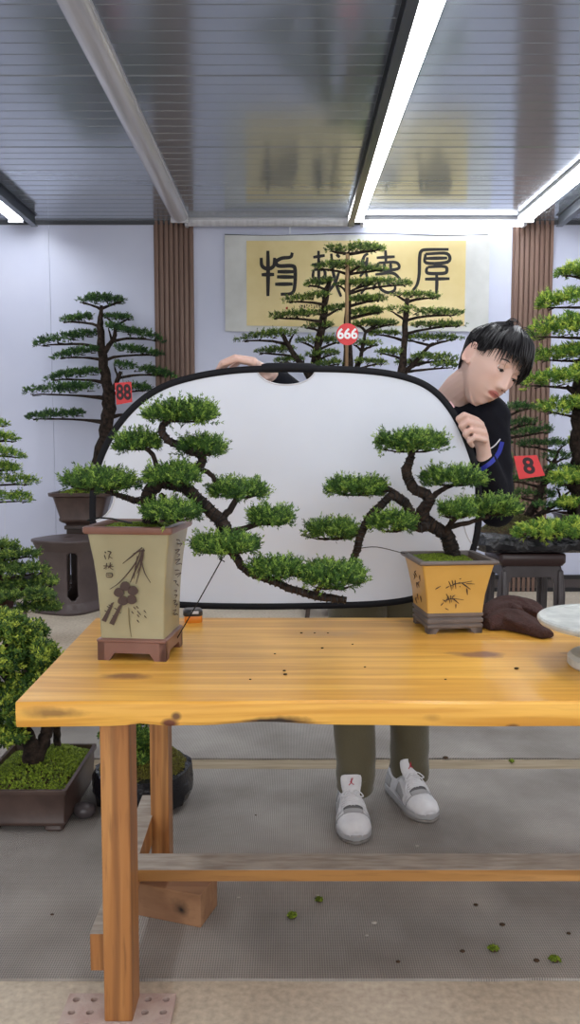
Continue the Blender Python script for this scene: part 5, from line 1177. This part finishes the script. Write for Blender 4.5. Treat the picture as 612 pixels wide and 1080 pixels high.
# torso, arms and legs under the clothes
capsule(q, [(pelvis, .12), (spine, .115), (chest, .125), (neck0 - Vector((.0, 0, .06)), .07)], 18)
capsule(q, [(chest, .1), (shR, .05), (elR, .038), (wrR, .027)]); capsule(q, [(chest, .1), (shL, .05), (elL, .038), (wrL, .027)])
capsule(q, [(pelvis, .1), (hipR, .08), (knR, .052), (anR, .036)]); capsule(q, [(pelvis, .1), (hipL, .08), (knL, .052), (anL, .036)])
# ---- hands
def H3(px, py, Y): return P(px, py, Y)
# his left hand: knuckles in front of the rim, fingertips curled back on the cloth, thumb behind
def finger(pts, r0, r1):
    n = len(pts); capsule(q, [(p, r0 + (r1 - r0) * i / (n - 1)) for i, p in enumerate(pts)], 12)
fl = [((503, 443), (489.5, 437.5), (483.5, 441.5), (487, 447), .0098), ((508, 449.5), (493, 445.0), (486.5, 449.5), (490.5, 455.0), .0102), ((511, 457), (496.5, 453.5), (490.5, 458), (494.5, 463), .0098), ((512.5, 464.5), (500.5, 461.5), (495, 465.5), (498.5, 470), .0086)]
for a, b_, c_, d_, r_ in fl:
    finger([H3(*a, 2.470), H3(*b_, 2.434), H3(*c_, 2.436), H3(*d_, 2.452)], r_, r_ * .84)
capsule(q, [(H3(505, 446, 2.476), .0125), (H3(509, 453, 2.478), .0128), (H3(511.5, 461, 2.48), .0125), (H3(511, 467, 2.484), .0115)], 12)
capsule(q, [(H3(507, 448, 2.486), .013), (H3(508, 470, 2.50), .018), (wrL, .024)], 12); capsule(q, [(H3(511, 462, 2.486), .014), (wrL, .024)], 12)
finger([H3(505, 470, 2.505), H3(496, 458, 2.502), H3(489, 448, 2.496), H3(486, 441, 2.490)], .0125, .0092)
# his right hand: laid over the top rim, fingers towards the corner and curling down behind the cloth, thumb in the hand hole
fr4 = [((268, 382.5), (250, 379.0), (236, 383.5), (230, 390), 2.452, .0095), ((268, 380.0), (248, 376.8), (234, 383), (229, 392), 2.472, .0100), ((267, 380.5), (250, 378.0), (238, 385), (234, 394), 2.492, .0097), ((266, 383), (253, 381.5), (244, 388), (241, 396), 2.511, .0085)]
for a, b_, c_, d_, yy, r_ in fr4:
    finger([H3(*a, yy + .012), H3(*b_, yy), H3(*c_, yy + .006), H3(*d_, max(yy + .006, 2.486))], r_, r_ * .82)
capsule(q, [(H3(268, 382.5, 2.464), .0125), (H3(268, 381.5, 2.484), .013), (H3(267, 382.5, 2.503), .0125), (H3(266, 385, 2.52), .0115)], 12)
capsule(q, [(H3(268, 383, 2.472), .0135), (H3(281, 391, 2.50), .018), (wrR, .024)], 12); capsule(q, [(H3(267, 384, 2.51), .0135), (wrR, .024)], 12)
finger([H3(284, 396, 2.505), H3(279, 399, 2.496), H3(272, 397, 2.490), H3(265, 398, 2.490)], .0125, .0092)
v, f = remeshed(q, 0.0034, 2, .5)
# skin colour: lips, blush by place on the body
Ri = np.array(HR.transposed()); loc = ((v - np.array(HC)) @ Ri.T) / HS
X, Yl, Z = loc[:, 0], loc[:, 1], loc[:, 2]
lip = np.clip(1.25 - np.maximum(((np.abs(X) / .0225) ** 2 + ((Z + .0705 - .0005) / .0105) ** 2), 0), 0, 1) * (Yl < -.06) ; lip = np.clip(lip * 1.8, 0, 1)
red = .5 * (np.exp(-((np.abs(X) - .042) / .02) ** 2 - ((Z + .03) / .018) ** 2) * (Yl < -.03)) + .6 * (np.abs(X) > .079) * (np.abs(Z) < .04) * (np.abs(Yl) < .05) 
hand = np.clip(1 - np.minimum(np.linalg.norm(v - np.array(H3(490, 447, 2.45)), axis=1), np.linalg.norm(v - np.array(H3(245, 381, 2.47)), axis=1)) / .06, 0, 1) * .6
sk = np.array([.66, .445, .375]); lp = np.array([.44, .15, .13]); bl = np.array([.60, .29, .23])
col = sk[None] * np.ones((len(v), 1)); red = np.clip(red + hand, 0, 1)[:, None]; col = col * (1 - red * .45) + bl * red * .45; col = col * (1 - lip[:, None]) + lp * lip[:, None]
ms = mat('skin', (.63, .40, .315), 0.5, sss=.12, spec=.4); N, L = nodes(ms); at = N.new('ShaderNodeAttribute'); at.attribute_name = 'complexion'; L.new(at.outputs['Color'], N['Principled BSDF'].inputs['Base Color'])
base_p = Vector(((toeR.x + toeL.x) / 2, anR.y, .0075))
person = raw('person', v, f, ms, origin=base_p)
ca = person.data.color_attributes.new('complexion', 'FLOAT_COLOR', 'POINT'); ca.data.foreach_set('color', np.concatenate([col, np.ones((len(v), 1))], 1).astype(np.float32).ravel())
settags(person, 'young person in black jacket leaning sideways behind the white reflector, looking down', 'person')
# ---- face pieces
dark = mat('black_hair', (0.007, 0.006, 0.0075), 0.38, spec=.35)
for sx in (-1, 1):
    ex_, ez = sx * .0315, .001; ey = -.0765
    e = MB(); e.sphere(hw((ex_, ey, ez)), .0118 * HS, 18, 14); eo = obj('eye', e, mat('eye_white', (.75, .72, .70), .25), person)
    e = MB(); c0 = hw((ex_ + sx * .001, ey - .0088, ez - .0045)); dirv = (HR @ Vector((0, -.85, -.42))).normalized(); e.sphere(c0, .0058 * HS, 12, 8, R=HR @ Matrix.Rotation(math.radians(25), 3, 'X')); obj('iris', e, mat('dark_iris', (.012, .008, .006), .15), eo)
    # lids
    e = MB(); rows = []
    for i in range(9):
        a = math.radians(88 - i * 13.6)      # elevation from top towards front lower
        row = []
        for k in range(13):
            b_ = math.radians(-80 + 160 * k / 12); row.append(hw((ex_ + .0131 * math.sin(b_) * math.cos(a) , ey - .0131 * math.cos(b_) * math.cos(a), ez + .0131 * math.sin(a))))
        rows.append(row)
    e.loft(rows, False, False, closed=False); lo = obj('eyelid', e, ms, person); sd = lo.modifiers.new('thick', 'SOLIDIFY'); sd.thickness = .0008
    ca = lo.data.color_attributes.new('complexion', 'FLOAT_COLOR', 'POINT'); ca.data.foreach_set('color', np.tile(np.array([.58, .36, .285, 1], np.float32), len(lo.data.vertices)))
    e = MB(); a = math.radians(-21)
    pth = [hw((ex_ + .0138 * math.sin(math.radians(b_)) * math.cos(a) * (1.12 if b_ * sx > 0 else 1), ey - .0136 * math.cos(math.radians(b_)) * math.cos(a), ez + .0138 * math.sin(a) + (.0012 if abs(b_) < 40 else -.0004))) for b_ in range(-75, 76, 15)]
    e.tube(pth, [.0006 + .0011 * math.sin(math.pi * i / 10) for i in range(11)], 6); obj('eyelash', e, dark, person)
    e = MB(); pth = [hw((sx * x, -.0905 + (x - .012) ** 2 * 9 + .002, z)) for x, z in ((.013, .0205), (.022, .0245), (.033, .0265), (.043, .0245), (.051, .019))]
    e.tube(smoothpath(pth, 3), [.0012, .002, .0026, .003, .0031, .0031, .0029, .0027, .0024, .002, .0016, .0012, .0007], 6, flat=.6, nrm=HR @ Vector((0, -1, 0))); obj('eyebrow', e, dark, person)
e = MB()
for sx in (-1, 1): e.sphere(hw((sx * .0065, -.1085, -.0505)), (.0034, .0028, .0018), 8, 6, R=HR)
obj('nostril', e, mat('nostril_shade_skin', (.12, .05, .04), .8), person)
e = MB(); e.tube([hw((x, -.1062 + abs(x) ** 2 * 26, -.0705 - .0012 * math.cos(x * 160))) for x in np.linspace(-.021, .021, 11)], [.0006 + .0007 * math.sin(math.pi * i / 10) for i in range(11)], 5); obj('mouth_line', e, mat('mouth_line', (.10, .02, .02), .6), person)
# ---- hair: scalp cap and many tapered locks
hair_e = bpy.data.objects.new('hair', None); 
rng = random.Random(21)
def hairline(ph):      # lowest z of the cap for direction ph (0 = front, +-180 = back)
    a = abs(ph); return np.interp(a, [0, 35, 60, 80, 95, 115, 150, 180], [.055, .052, .040, .012, .012, -.030, -.060, -.065])
def scalp(ph, z, off):
    "point on the skull at heading ph (deg, 0 = face), height z"
    z = max(-.1, min(.1155, z)); s_ = math.sqrt(max(0, 1 - (z / .118) ** 2)); p = math.radians(ph)
    x = .075 * s_ * math.sin(p); y = -.097 * s_ * math.cos(p); low = max(0, -z / .118); x *= 1 - .26 * low ** 1.6
    if y > 0: y -= .03 * low ** 1.3
    n = Vector((x / .0056, y / .0094, z / .0139)).normalized(); return Vector((x, y, z)) + n * off
cap = MB(); rows = []
for i in range(15):
    row = []
    for k in range(48):
        ph = -180 + 360 * k / 48; zb_ = hairline(ph); zz = .1155 + (zb_ - .1155) * (i / 14) ** 1.3; row.append(hw(scalp(ph, zz, .006 + .006 * (1 - i / 14) + (.002 if i == 14 else 0))))
    rows.append(row)
cap.loft(rows, True, False)
hairo = obj('hair', cap, dark, person); sd = hairo.modifiers.new('thick', 'SOLIDIFY'); sd.thickness = .006; sd.offset = -1
lk = MB()
def lock(pts, r_, flat=.55):
    pp = smoothpath(pts, 3); n = len(pp); out = [hw(p) for p in pp]
    lk.tube(out, [max(.0005, r_ * (.75 + .35 * math.sin(math.pi * min(1, i / (n - 1) * 1.2))) * (1 - (i / (n - 1)) ** 3 * .92)) for i in range(n)], 6, flat=flat, nrm=HR @ Vector((0, 0, 1)))
for i in range(420):
    ph = rng.uniform(-180, 180); a = abs(ph); top = rng.uniform(.070, .1155) if rng.random() < .6 else .115
    if a < 62:      # fringe: falls forward off the forehead, swept to his left
        swing = rng.uniform(6, 26); ze = rng.uniform(.004, .048) - (.012 if ph > 20 else 0); lift = rng.uniform(.012, .024)
        pts = [scalp(ph * .8, top, lift * .8), scalp(ph * .92 + swing * .2, .092, lift * 1.1), scalp(ph + swing * .5, .068, lift * 1.05), scalp(ph + swing * .8, .045, lift * .85), scalp(ph + swing, ze, lift * .62)]
        lock(pts, rng.uniform(.0035, .0065))
    elif a < 105:
        ze = rng.uniform(.0, .022) + (.006 if a > 80 else 0); lift = rng.uniform(.012, .021); sw = rng.uniform(-8, 8)
        lock([scalp(ph * .9, top, lift * .9), scalp(ph + sw * .3, .085, lift * 1.1), scalp(ph + sw * .6, .055, lift), scalp(ph + sw, ze, lift * .55)], rng.uniform(.004, .0065))
    else:
        ze = hairline(ph) + rng.uniform(-.008, .014); lift = rng.uniform(.010, .019); sw = rng.uniform(-10, 10)
        lock([scalp(ph * .95, top, lift * .9), scalp(ph + sw * .3, .07, lift * 1.1), scalp(ph + sw * .6, .03, lift), scalp(ph + sw, ze, lift * .35)], rng.uniform(.004, .0065))
for k in range(34):      # long strands at the far side of the fringe
    ph = rng.uniform(28, 72); lift = rng.uniform(.016, .026); ze = rng.uniform(-.016, .012)
    lock([scalp(ph * .7, .113, lift * .8), scalp(ph * .9, .09, lift * 1.1), scalp(ph, .055, lift * 1.05), scalp(ph + 4, .025, lift), scalp(ph + 3, ze, lift * .75)], rng.uniform(.0035, .006))
for k in range(9):      # loose strands standing up at the whorl
    ph = rng.uniform(-125, 20); h_ = rng.uniform(.018, .032); s0 = scalp(ph, .108, .010)
    lock([s0, s0 + Vector((rng.uniform(-.01, .0), 0, h_ * .7)), s0 + Vector((.014 + rng.uniform(0, .014), rng.uniform(-.01, .01), h_)), s0 + Vector((.036 + rng.uniform(0, .018), rng.uniform(-.01, .01), h_ * .55))], rng.uniform(.0009, .0016), 1.0)
obj('lock', lk, dark, hairo)['kind'] = 'stuff'
# ---- jacket
jk = MB()
def ellip(c, rx, ry, rz_, R_=None): jk.sphere(c, (rx, ry, rz_), 20, 14, R=R_)
ax_ = (shL - shR).normalized(); upv = (neck0 - pelvis).normalized(); R_t = Matrix((ax_, (upv.cross(ax_)).normalized(), upv)).transposed()
def tor(p, a, b): return [p + R_t @ Vector((a * math.cos(t_) * (1), b * math.sin(t_), 0)) for t_ in [2 * math.pi * i / 28 for i in range(28)]]
jk.loft([tor(pelvis - upv * .06, .175, .135), tor(pelvis + upv * .03, .185, .14), tor(spine, .18, .135), tor(spine + (chest - spine) * .6, .19, .14), tor(chest, .195, .14), tor(chest + (neck0 - chest) * .35, .185, .125), tor(chest + (neck0 - chest) * .72, .125, .09), tor(neck0 - upv * .01, .072, .070), tor(neck0 + upv * .006, .068, .066)], True, True)
capsule(jk, [(shR, .072), (shR + (elR - shR) * .5, .066), (elR, .058), (elR + (wrR - elR) * .5, .05), (wrR + (elR - wrR) * .06, .040)], 16)
capsule(jk, [(shL, .074), (shL + (elL - shL) * .5, .066), (elL, .060), (elL + (wrL - elL) * .5, .050), (wrL + (elL - wrL) * .10, .040)], 16)
capsule(jk, [(chest + ax_ * .1 + upv * .05, .085), (shL, .076)], 16); capsule(jk, [(chest - ax_ * .1 + upv * .05, .085), (shR, .074)], 16)
v, f = remeshed(jk, .008, 5, .5)
nz = np.sin(v[:, 2] * 60 + np.sin(v[:, 0] * 38) * 2.0) * np.sin(v[:, 0] * 31 + v[:, 2] * 22)      # folds
nn = np.array(v) - np.array(spine); v = v + np.stack([nz * .0028, -np.abs(nz) * .003, nz * 0], 1)
MT['jacket'] = mat('black_jacket_cloth', (.005, .0055, .010), .75, spec=.15, bump=.15, bscale=60)
jo = raw('jacket', v, f, MT['jacket'], person)
# curved blue bands on the sleeve and at the other shoulder
from mathutils.bvhtree import BVHTree
bvh = BVHTree.FromPolygons([tuple(p) for p in v], f)
def on_jacket(px, py, lift=.002):
    o_ = Vector((0, 0, H)); d_ = (P(px, py, 2.5) - o_).normalized(); h_ = bvh.ray_cast(o_ + d_ * 1.8, d_)
    return (h_[0] - d_ * lift) if h_[0] is not None else None
def band(pxs, wpx, m_, name):
    e = MB(); L_, R2 = [], []
    for i, (x, y) in enumerate(pxs):
        x0, y0 = pxs[max(0, i - 1)]; x1, y1 = pxs[min(len(pxs) - 1, i + 1)]; tx, ty = x1 - x0, y1 - y0; l_ = math.hypot(tx, ty); nx_, ny_ = -ty / l_, tx / l_
        w_ = wpx / 2; a, b_ = on_jacket(x + nx_ * w_, y + ny_ * w_), on_jacket(x - nx_ * w_, y - ny_ * w_)
        if a is not None and b_ is not None: L_.append(a); R2.append(b_)
    if len(L_) > 1:
        bk = Vector((0, .004, 0)); e.loft([[a, b_, b_ + bk, a + bk] for a, b_ in zip(L_, R2)], True, True); obj(name, e, m_, jo)
blue = mat('blue_panel_cloth', (.012, .022, .30), .5)
band([tuple(p) for p in smoothpath([(530, 466), (527, 476), (521, 485), (514, 491), (506, 496)], 4)], 4.5, blue, 'blue_stripe')
band([tuple(p) for p in smoothpath([(420, 397), (426, 398), (432, 402)], 3)], 4, blue, 'blue_stripe')
band([tuple(p) for p in smoothpath([(528, 463), (522, 470), (516, 474)], 3)], 1.2, MT['batten'], 'pale_piping')
# ---- trousers
tro = mat('olive_trouser_cloth', (.075, .062, .030), .8, col2=(.10, .085, .044), nscale=6, sheen=.3, bump=.12, bscale=120)
tj = MB(); rng = random.Random(8)
def leg_loft(hip, kn, hem, r, hemdir):
    path = smoothpath([tuple(hip) + (r[0],), tuple(hip + (kn - hip) * .5) + (r[1],), tuple(kn) + (r[2],), tuple(kn + (hem - kn) * .55) + (r[3],), tuple(hem) + (r[4],)], 9); rings = []; n = 36; ph = rng.uniform(0, 6)
    for i, p in enumerate(path):
        t_ = i / (len(path) - 1); ring = []
        for k in range(n):
            a = 2 * math.pi * k / n; fo = .05 * math.sin(2 * a + ph + t_ * 9) + .035 * math.sin(3 * a - t_ * 14 + ph) + (.06 * math.sin(t_ * 55 + 2 * a + ph) * max(0, (t_ - .72)) / .28 * .6); rr = p[3] * (1 + fo)
            ring.append(Vector((p[0] + rr * math.cos(a), p[1] + rr * 1.02 * math.sin(a), p[2] + (.010 * math.sin(a) if i == len(path) - 1 else 0))))
        rings.append(ring)
    inner = [[Vector((p[0] + (v_.x - p[0]) * .9, p[1] + (v_.y - p[1]) * .9, v_.z + .004)) for v_ in rings[-1]] for p in [path[-1]]]
    up = [[Vector((path[-1][0] + (v_.x - path[-1][0]) * .86, path[-1][1] + (v_.y - path[-1][1]) * .86, v_.z + .05)) for v_ in rings[-1]]]
    tj.loft(rings + inner + up, True, True)
hemR = P(375, 830, anR.y - .005); hemL = P(433, 816, anL.y - .005)
leg_loft(hipR, knR, hemR, (.105, .098, .078, .067, .066), 0); leg_loft(hipL, knL, hemL, (.105, .098, .080, .070, .064), 0)
tj.sphere((hipR + hipL) / 2 + Vector((0, 0, .05)), (.16, .125, .13), 24, 14)
obj('trousers', tj, tro, person)
# ---- trainers
wht = mat('white_leather', (.66, .66, .69), .42, bump=.05, bscale=60, col2=(.74, .74, .76), nscale=30); gry = mat('pale_grey_suede', (.38, .38, .39), .7); sol = mat('scuffed_grey_sole', (.12, .11, .10), .7, col2=(.30, .28, .26), nscale=25); blk = mat('dark_lining', (.02, .02, .025), .8); lred = mat('red_mark', (.45, .02, .05), .5)
def trainer(fr_):
    W = lambda s: float(np.interp(s, [0, .04, .12, .3, .5, .68, .82, .92, .975, 1.0], [.012, .028, .038, .042, .047, .054, .053, .042, .025, .006]))
    Ht = lambda s: float(np.interp(s, [0, .05, .2, .32, .45, .6, .75, .88, .95, 1.0], [.088, .100, .096, .100, .106, .088, .067, .057, .046, .028]))
    at_ = lambda s, x, z: shoe_at(fr_, s, x, z)
    ss = [0, .015, .04, .08, .14, .22, .3, .38, .46, .54, .62, .7, .78, .84, .89, .93, .96, .98, .993, 1.0]
    # upper
    e = MB(); rings = []
    for s in ss:
        w_, h_ = W(s), Ht(s); ring = []
        for k in range(21):
            a = math.pi * k / 20; ca, sa = math.cos(a), math.sin(a); px = math.copysign(abs(ca) ** .72, ca) * w_ * (1 - .28 * (sa ** 2) * (1 if s < .6 else .45)); pz = .022 + (h_ - .022) * abs(sa) ** .8
            ring.append(at_(s, px, pz))
        rings.append(ring)
    e.loft(rings, True, True); up = obj('shoe', e, wht, person, autosmooth=60)
    # sole, two layers
    for nm, z0_, z1_, ex_, m_ in (('outsole', 0, .011, .002, sol), ('midsole', .0105, .030, .0035, gry)):
        e = MB(); ol = [(s, W(s) + ex_) for s in ss]; ring = [(1.012 if s == 1 else s - (.012 if s == 0 else 0), w_) for s, w_ in ol]
        lo_ = [at_(s, w_, 0) for s, w_ in ring] + [at_(s, -w_, 0) for s, w_ in ring[::-1]]
        cz = at_(.5, 0, 0); rr = []
        for z, sc in ((z0_, .97), (z0_ + .003, 1), (z1_ - .003, 1.0), (z1_, .975)):
            rr.append([Vector((cz.x + (p.x - cz.x) * sc, cz.y + (p.y - cz.y) * sc, .0075 + z + (.004 * max(0, (abs(i % 40) - 30) / 10) if False else 0))) for i, p in enumerate(lo_)])
        e.loft(rr, True, True); obj(nm, e, m_, up, autosmooth=45)
    # toe overlay and side wings, slightly proud of the upper
    def skin_pt(s, a, lift=.0016):
        w_, h_ = W(s) + lift, Ht(s) + lift; ca, sa = math.cos(a), math.sin(a); px = math.copysign(abs(ca) ** .72, ca) * w_ * (1 - .28 * (sa ** 2) * (1 if s < .6 else .45)); return at_(s, px, .022 + (h_ - .022) * abs(sa) ** .8)
    def patch(s_rng, a_rng, m_, nm, ns=10, na=10, lift=.0016):
        e = MB(); rows = []
        for i in range(ns + 1):
            t_ = i / ns; s = s_rng[0] + (s_rng[1] - s_rng[0]) * t_; a0, a1 = a_rng(t_); rows.append([skin_pt(s, math.radians(a0 + (a1 - a0) * k / na), lift) for k in range(na + 1)])
        e.loft(rows, False, False, closed=False); o_ = obj(nm, e, m_, up); sd = o_.modifiers.new('thick', 'SOLIDIFY'); sd.thickness = .0022; sd.offset = 0
    patch((.74, .985), lambda t_: (6, 174) if t_ > .35 else (6 + (1 - t_ / .35) * 0, 174), wht, 'toe_cap')
    patch((.735, .745), lambda t_: (8, 172), gry, 'toe_seam', 2, 14, .0026)
    patch((.68, .73), lambda t_: (58, 122), gry, 'toe_vent', 4, 8)
    for sg in (0, 1):
        mir = (lambda a0, a1: (a0, a1)) if sg == 0 else (lambda a0, a1: (180 - a0, 180 - a1))
        patch((.40, .68), lambda t_: mir(8, 58 + 6 * t_), wht, 'eyelet_wing', 8, 6, .0022); patch((.44, .64), lambda t_: mir(14, 40 - 10 * t_), gry, 'side_mesh', 6, 4, .0032)
        patch((.03, .24), lambda t_: mir(8, 44 - 12 * t_), gry, 'heel_counter', 6, 4)
    patch((.50, .69), lambda t_: (60, 120), mat('throat_grey', (.16, .16, .17), .8), 'throat', 8, 8, .0032)
    # collar lining
    e = MB(); rows = []
    for z, sc in ((.0975, 1.0), (.104, .96), (.100, .86), (.07, .8)): rows.append([at_(.20 + .155 * sc * math.cos(t_), .031 * sc * math.sin(t_), z + .004 * math.cos(t_ + math.pi)) for t_ in [2 * math.pi * i / 20 for i in range(20)]])
    e.loft(rows, False, True); obj('collar', e, blk, up)
    # tongue standing up in front of the ankle
    e = MB(); rows = []
    for s, z, w_ in ((.66, .078, .018), (.58, .092, .024), (.52, .106, .029), (.490, .122, .033), (.478, .138, .035), (.470, .150, .035), (.467, .158, .032), (.467, .161, .022)):
        ring = []
        for k in range(14):
            a = 2 * math.pi * k / 14; ring.append(at_(s + math.sin(a) * .016 - abs(math.cos(a)) ** 2 * .018, math.copysign(abs(math.cos(a)) ** .7, math.cos(a)) * w_, z + math.sin(a) * .0035))
        rows.append(ring)
    e.loft(rows, True, True); to = obj('tongue', e, wht, up)
    # the small red leaping figure on the tongue
    e = MB(); yy_ = .4955
    def lp(x, z): s_ = yy_ + .0005 + (.150 - z) * .5; return at_(s_, x, z)
    for pp, w_ in ((((0, .150), (0, .143), (-.0015, .138)), .0022), (((-.0015, .139), (-.006, .134), (-.009, .131)), .0016), (((-.0005, .139), (.004, .135), (.008, .133)), .0016), (((0, .146), (.004, .149), (.004, .155)), .0011), (((0, .145), (-.005, .142)), .0011)):
        pz = [lp(*p_) for p_ in pp]; e.tube(pz, w_, 6)
    e.sphere(lp(0.0005, .1525), .0019, 8, 6); obj('jump_mark', e, lred, to)
    # laces
    e = MB()
    for i in range(6):
        s = .53 + .026 * i; a = math.radians(60); n_ = 9
        for sg in (-1, 1):
            s2 = s + .026
            e.tube([skin_pt(s + (s2 - s) * k / (n_ - 1), math.pi / 2 + sg * math.radians(34 - 68 * k / (n_ - 1)), .0075 + .004 * math.sin(math.pi * k / (n_ - 1))) for k in range(n_)], .0026, 6, flat=.6)
        e.tube([skin_pt(s, math.pi / 2 + math.radians(34 - 68 * k / 8), .008 + .004 * math.sin(math.pi * k / 8)) for k in range(9)], .0026, 6)
    kn_ = skin_pt(.53, math.pi / 2, .014); toe, d_, sd_ = fr_
    for sg in (-1, 1):
        e.tube(smoothpath([kn_, kn_ + sd_ * sg * .018 + Vector((0, 0, .010)) + d_ * .008, kn_ + sd_ * sg * .036 + d_ * .02 - Vector((0, 0, .004)), kn_ + sd_ * sg * .024 + d_ * .018 - Vector((0, 0, .006)), kn_], 5), .0022, 6)
        e.tube(smoothpath([kn_, kn_ + sd_ * sg * .02 + d_ * .012, kn_ + sd_ * sg * .040 + d_ * .03 - Vector((0, 0, .03)), kn_ + sd_ * sg * .043 + d_ * .05 - Vector((0, 0, .05))], 5), .0019, 6)
    e.sphere(kn_, .0055, 10, 8); obj('laces', e, wht, up)
    return up
trainer(frR); trainer(frL)
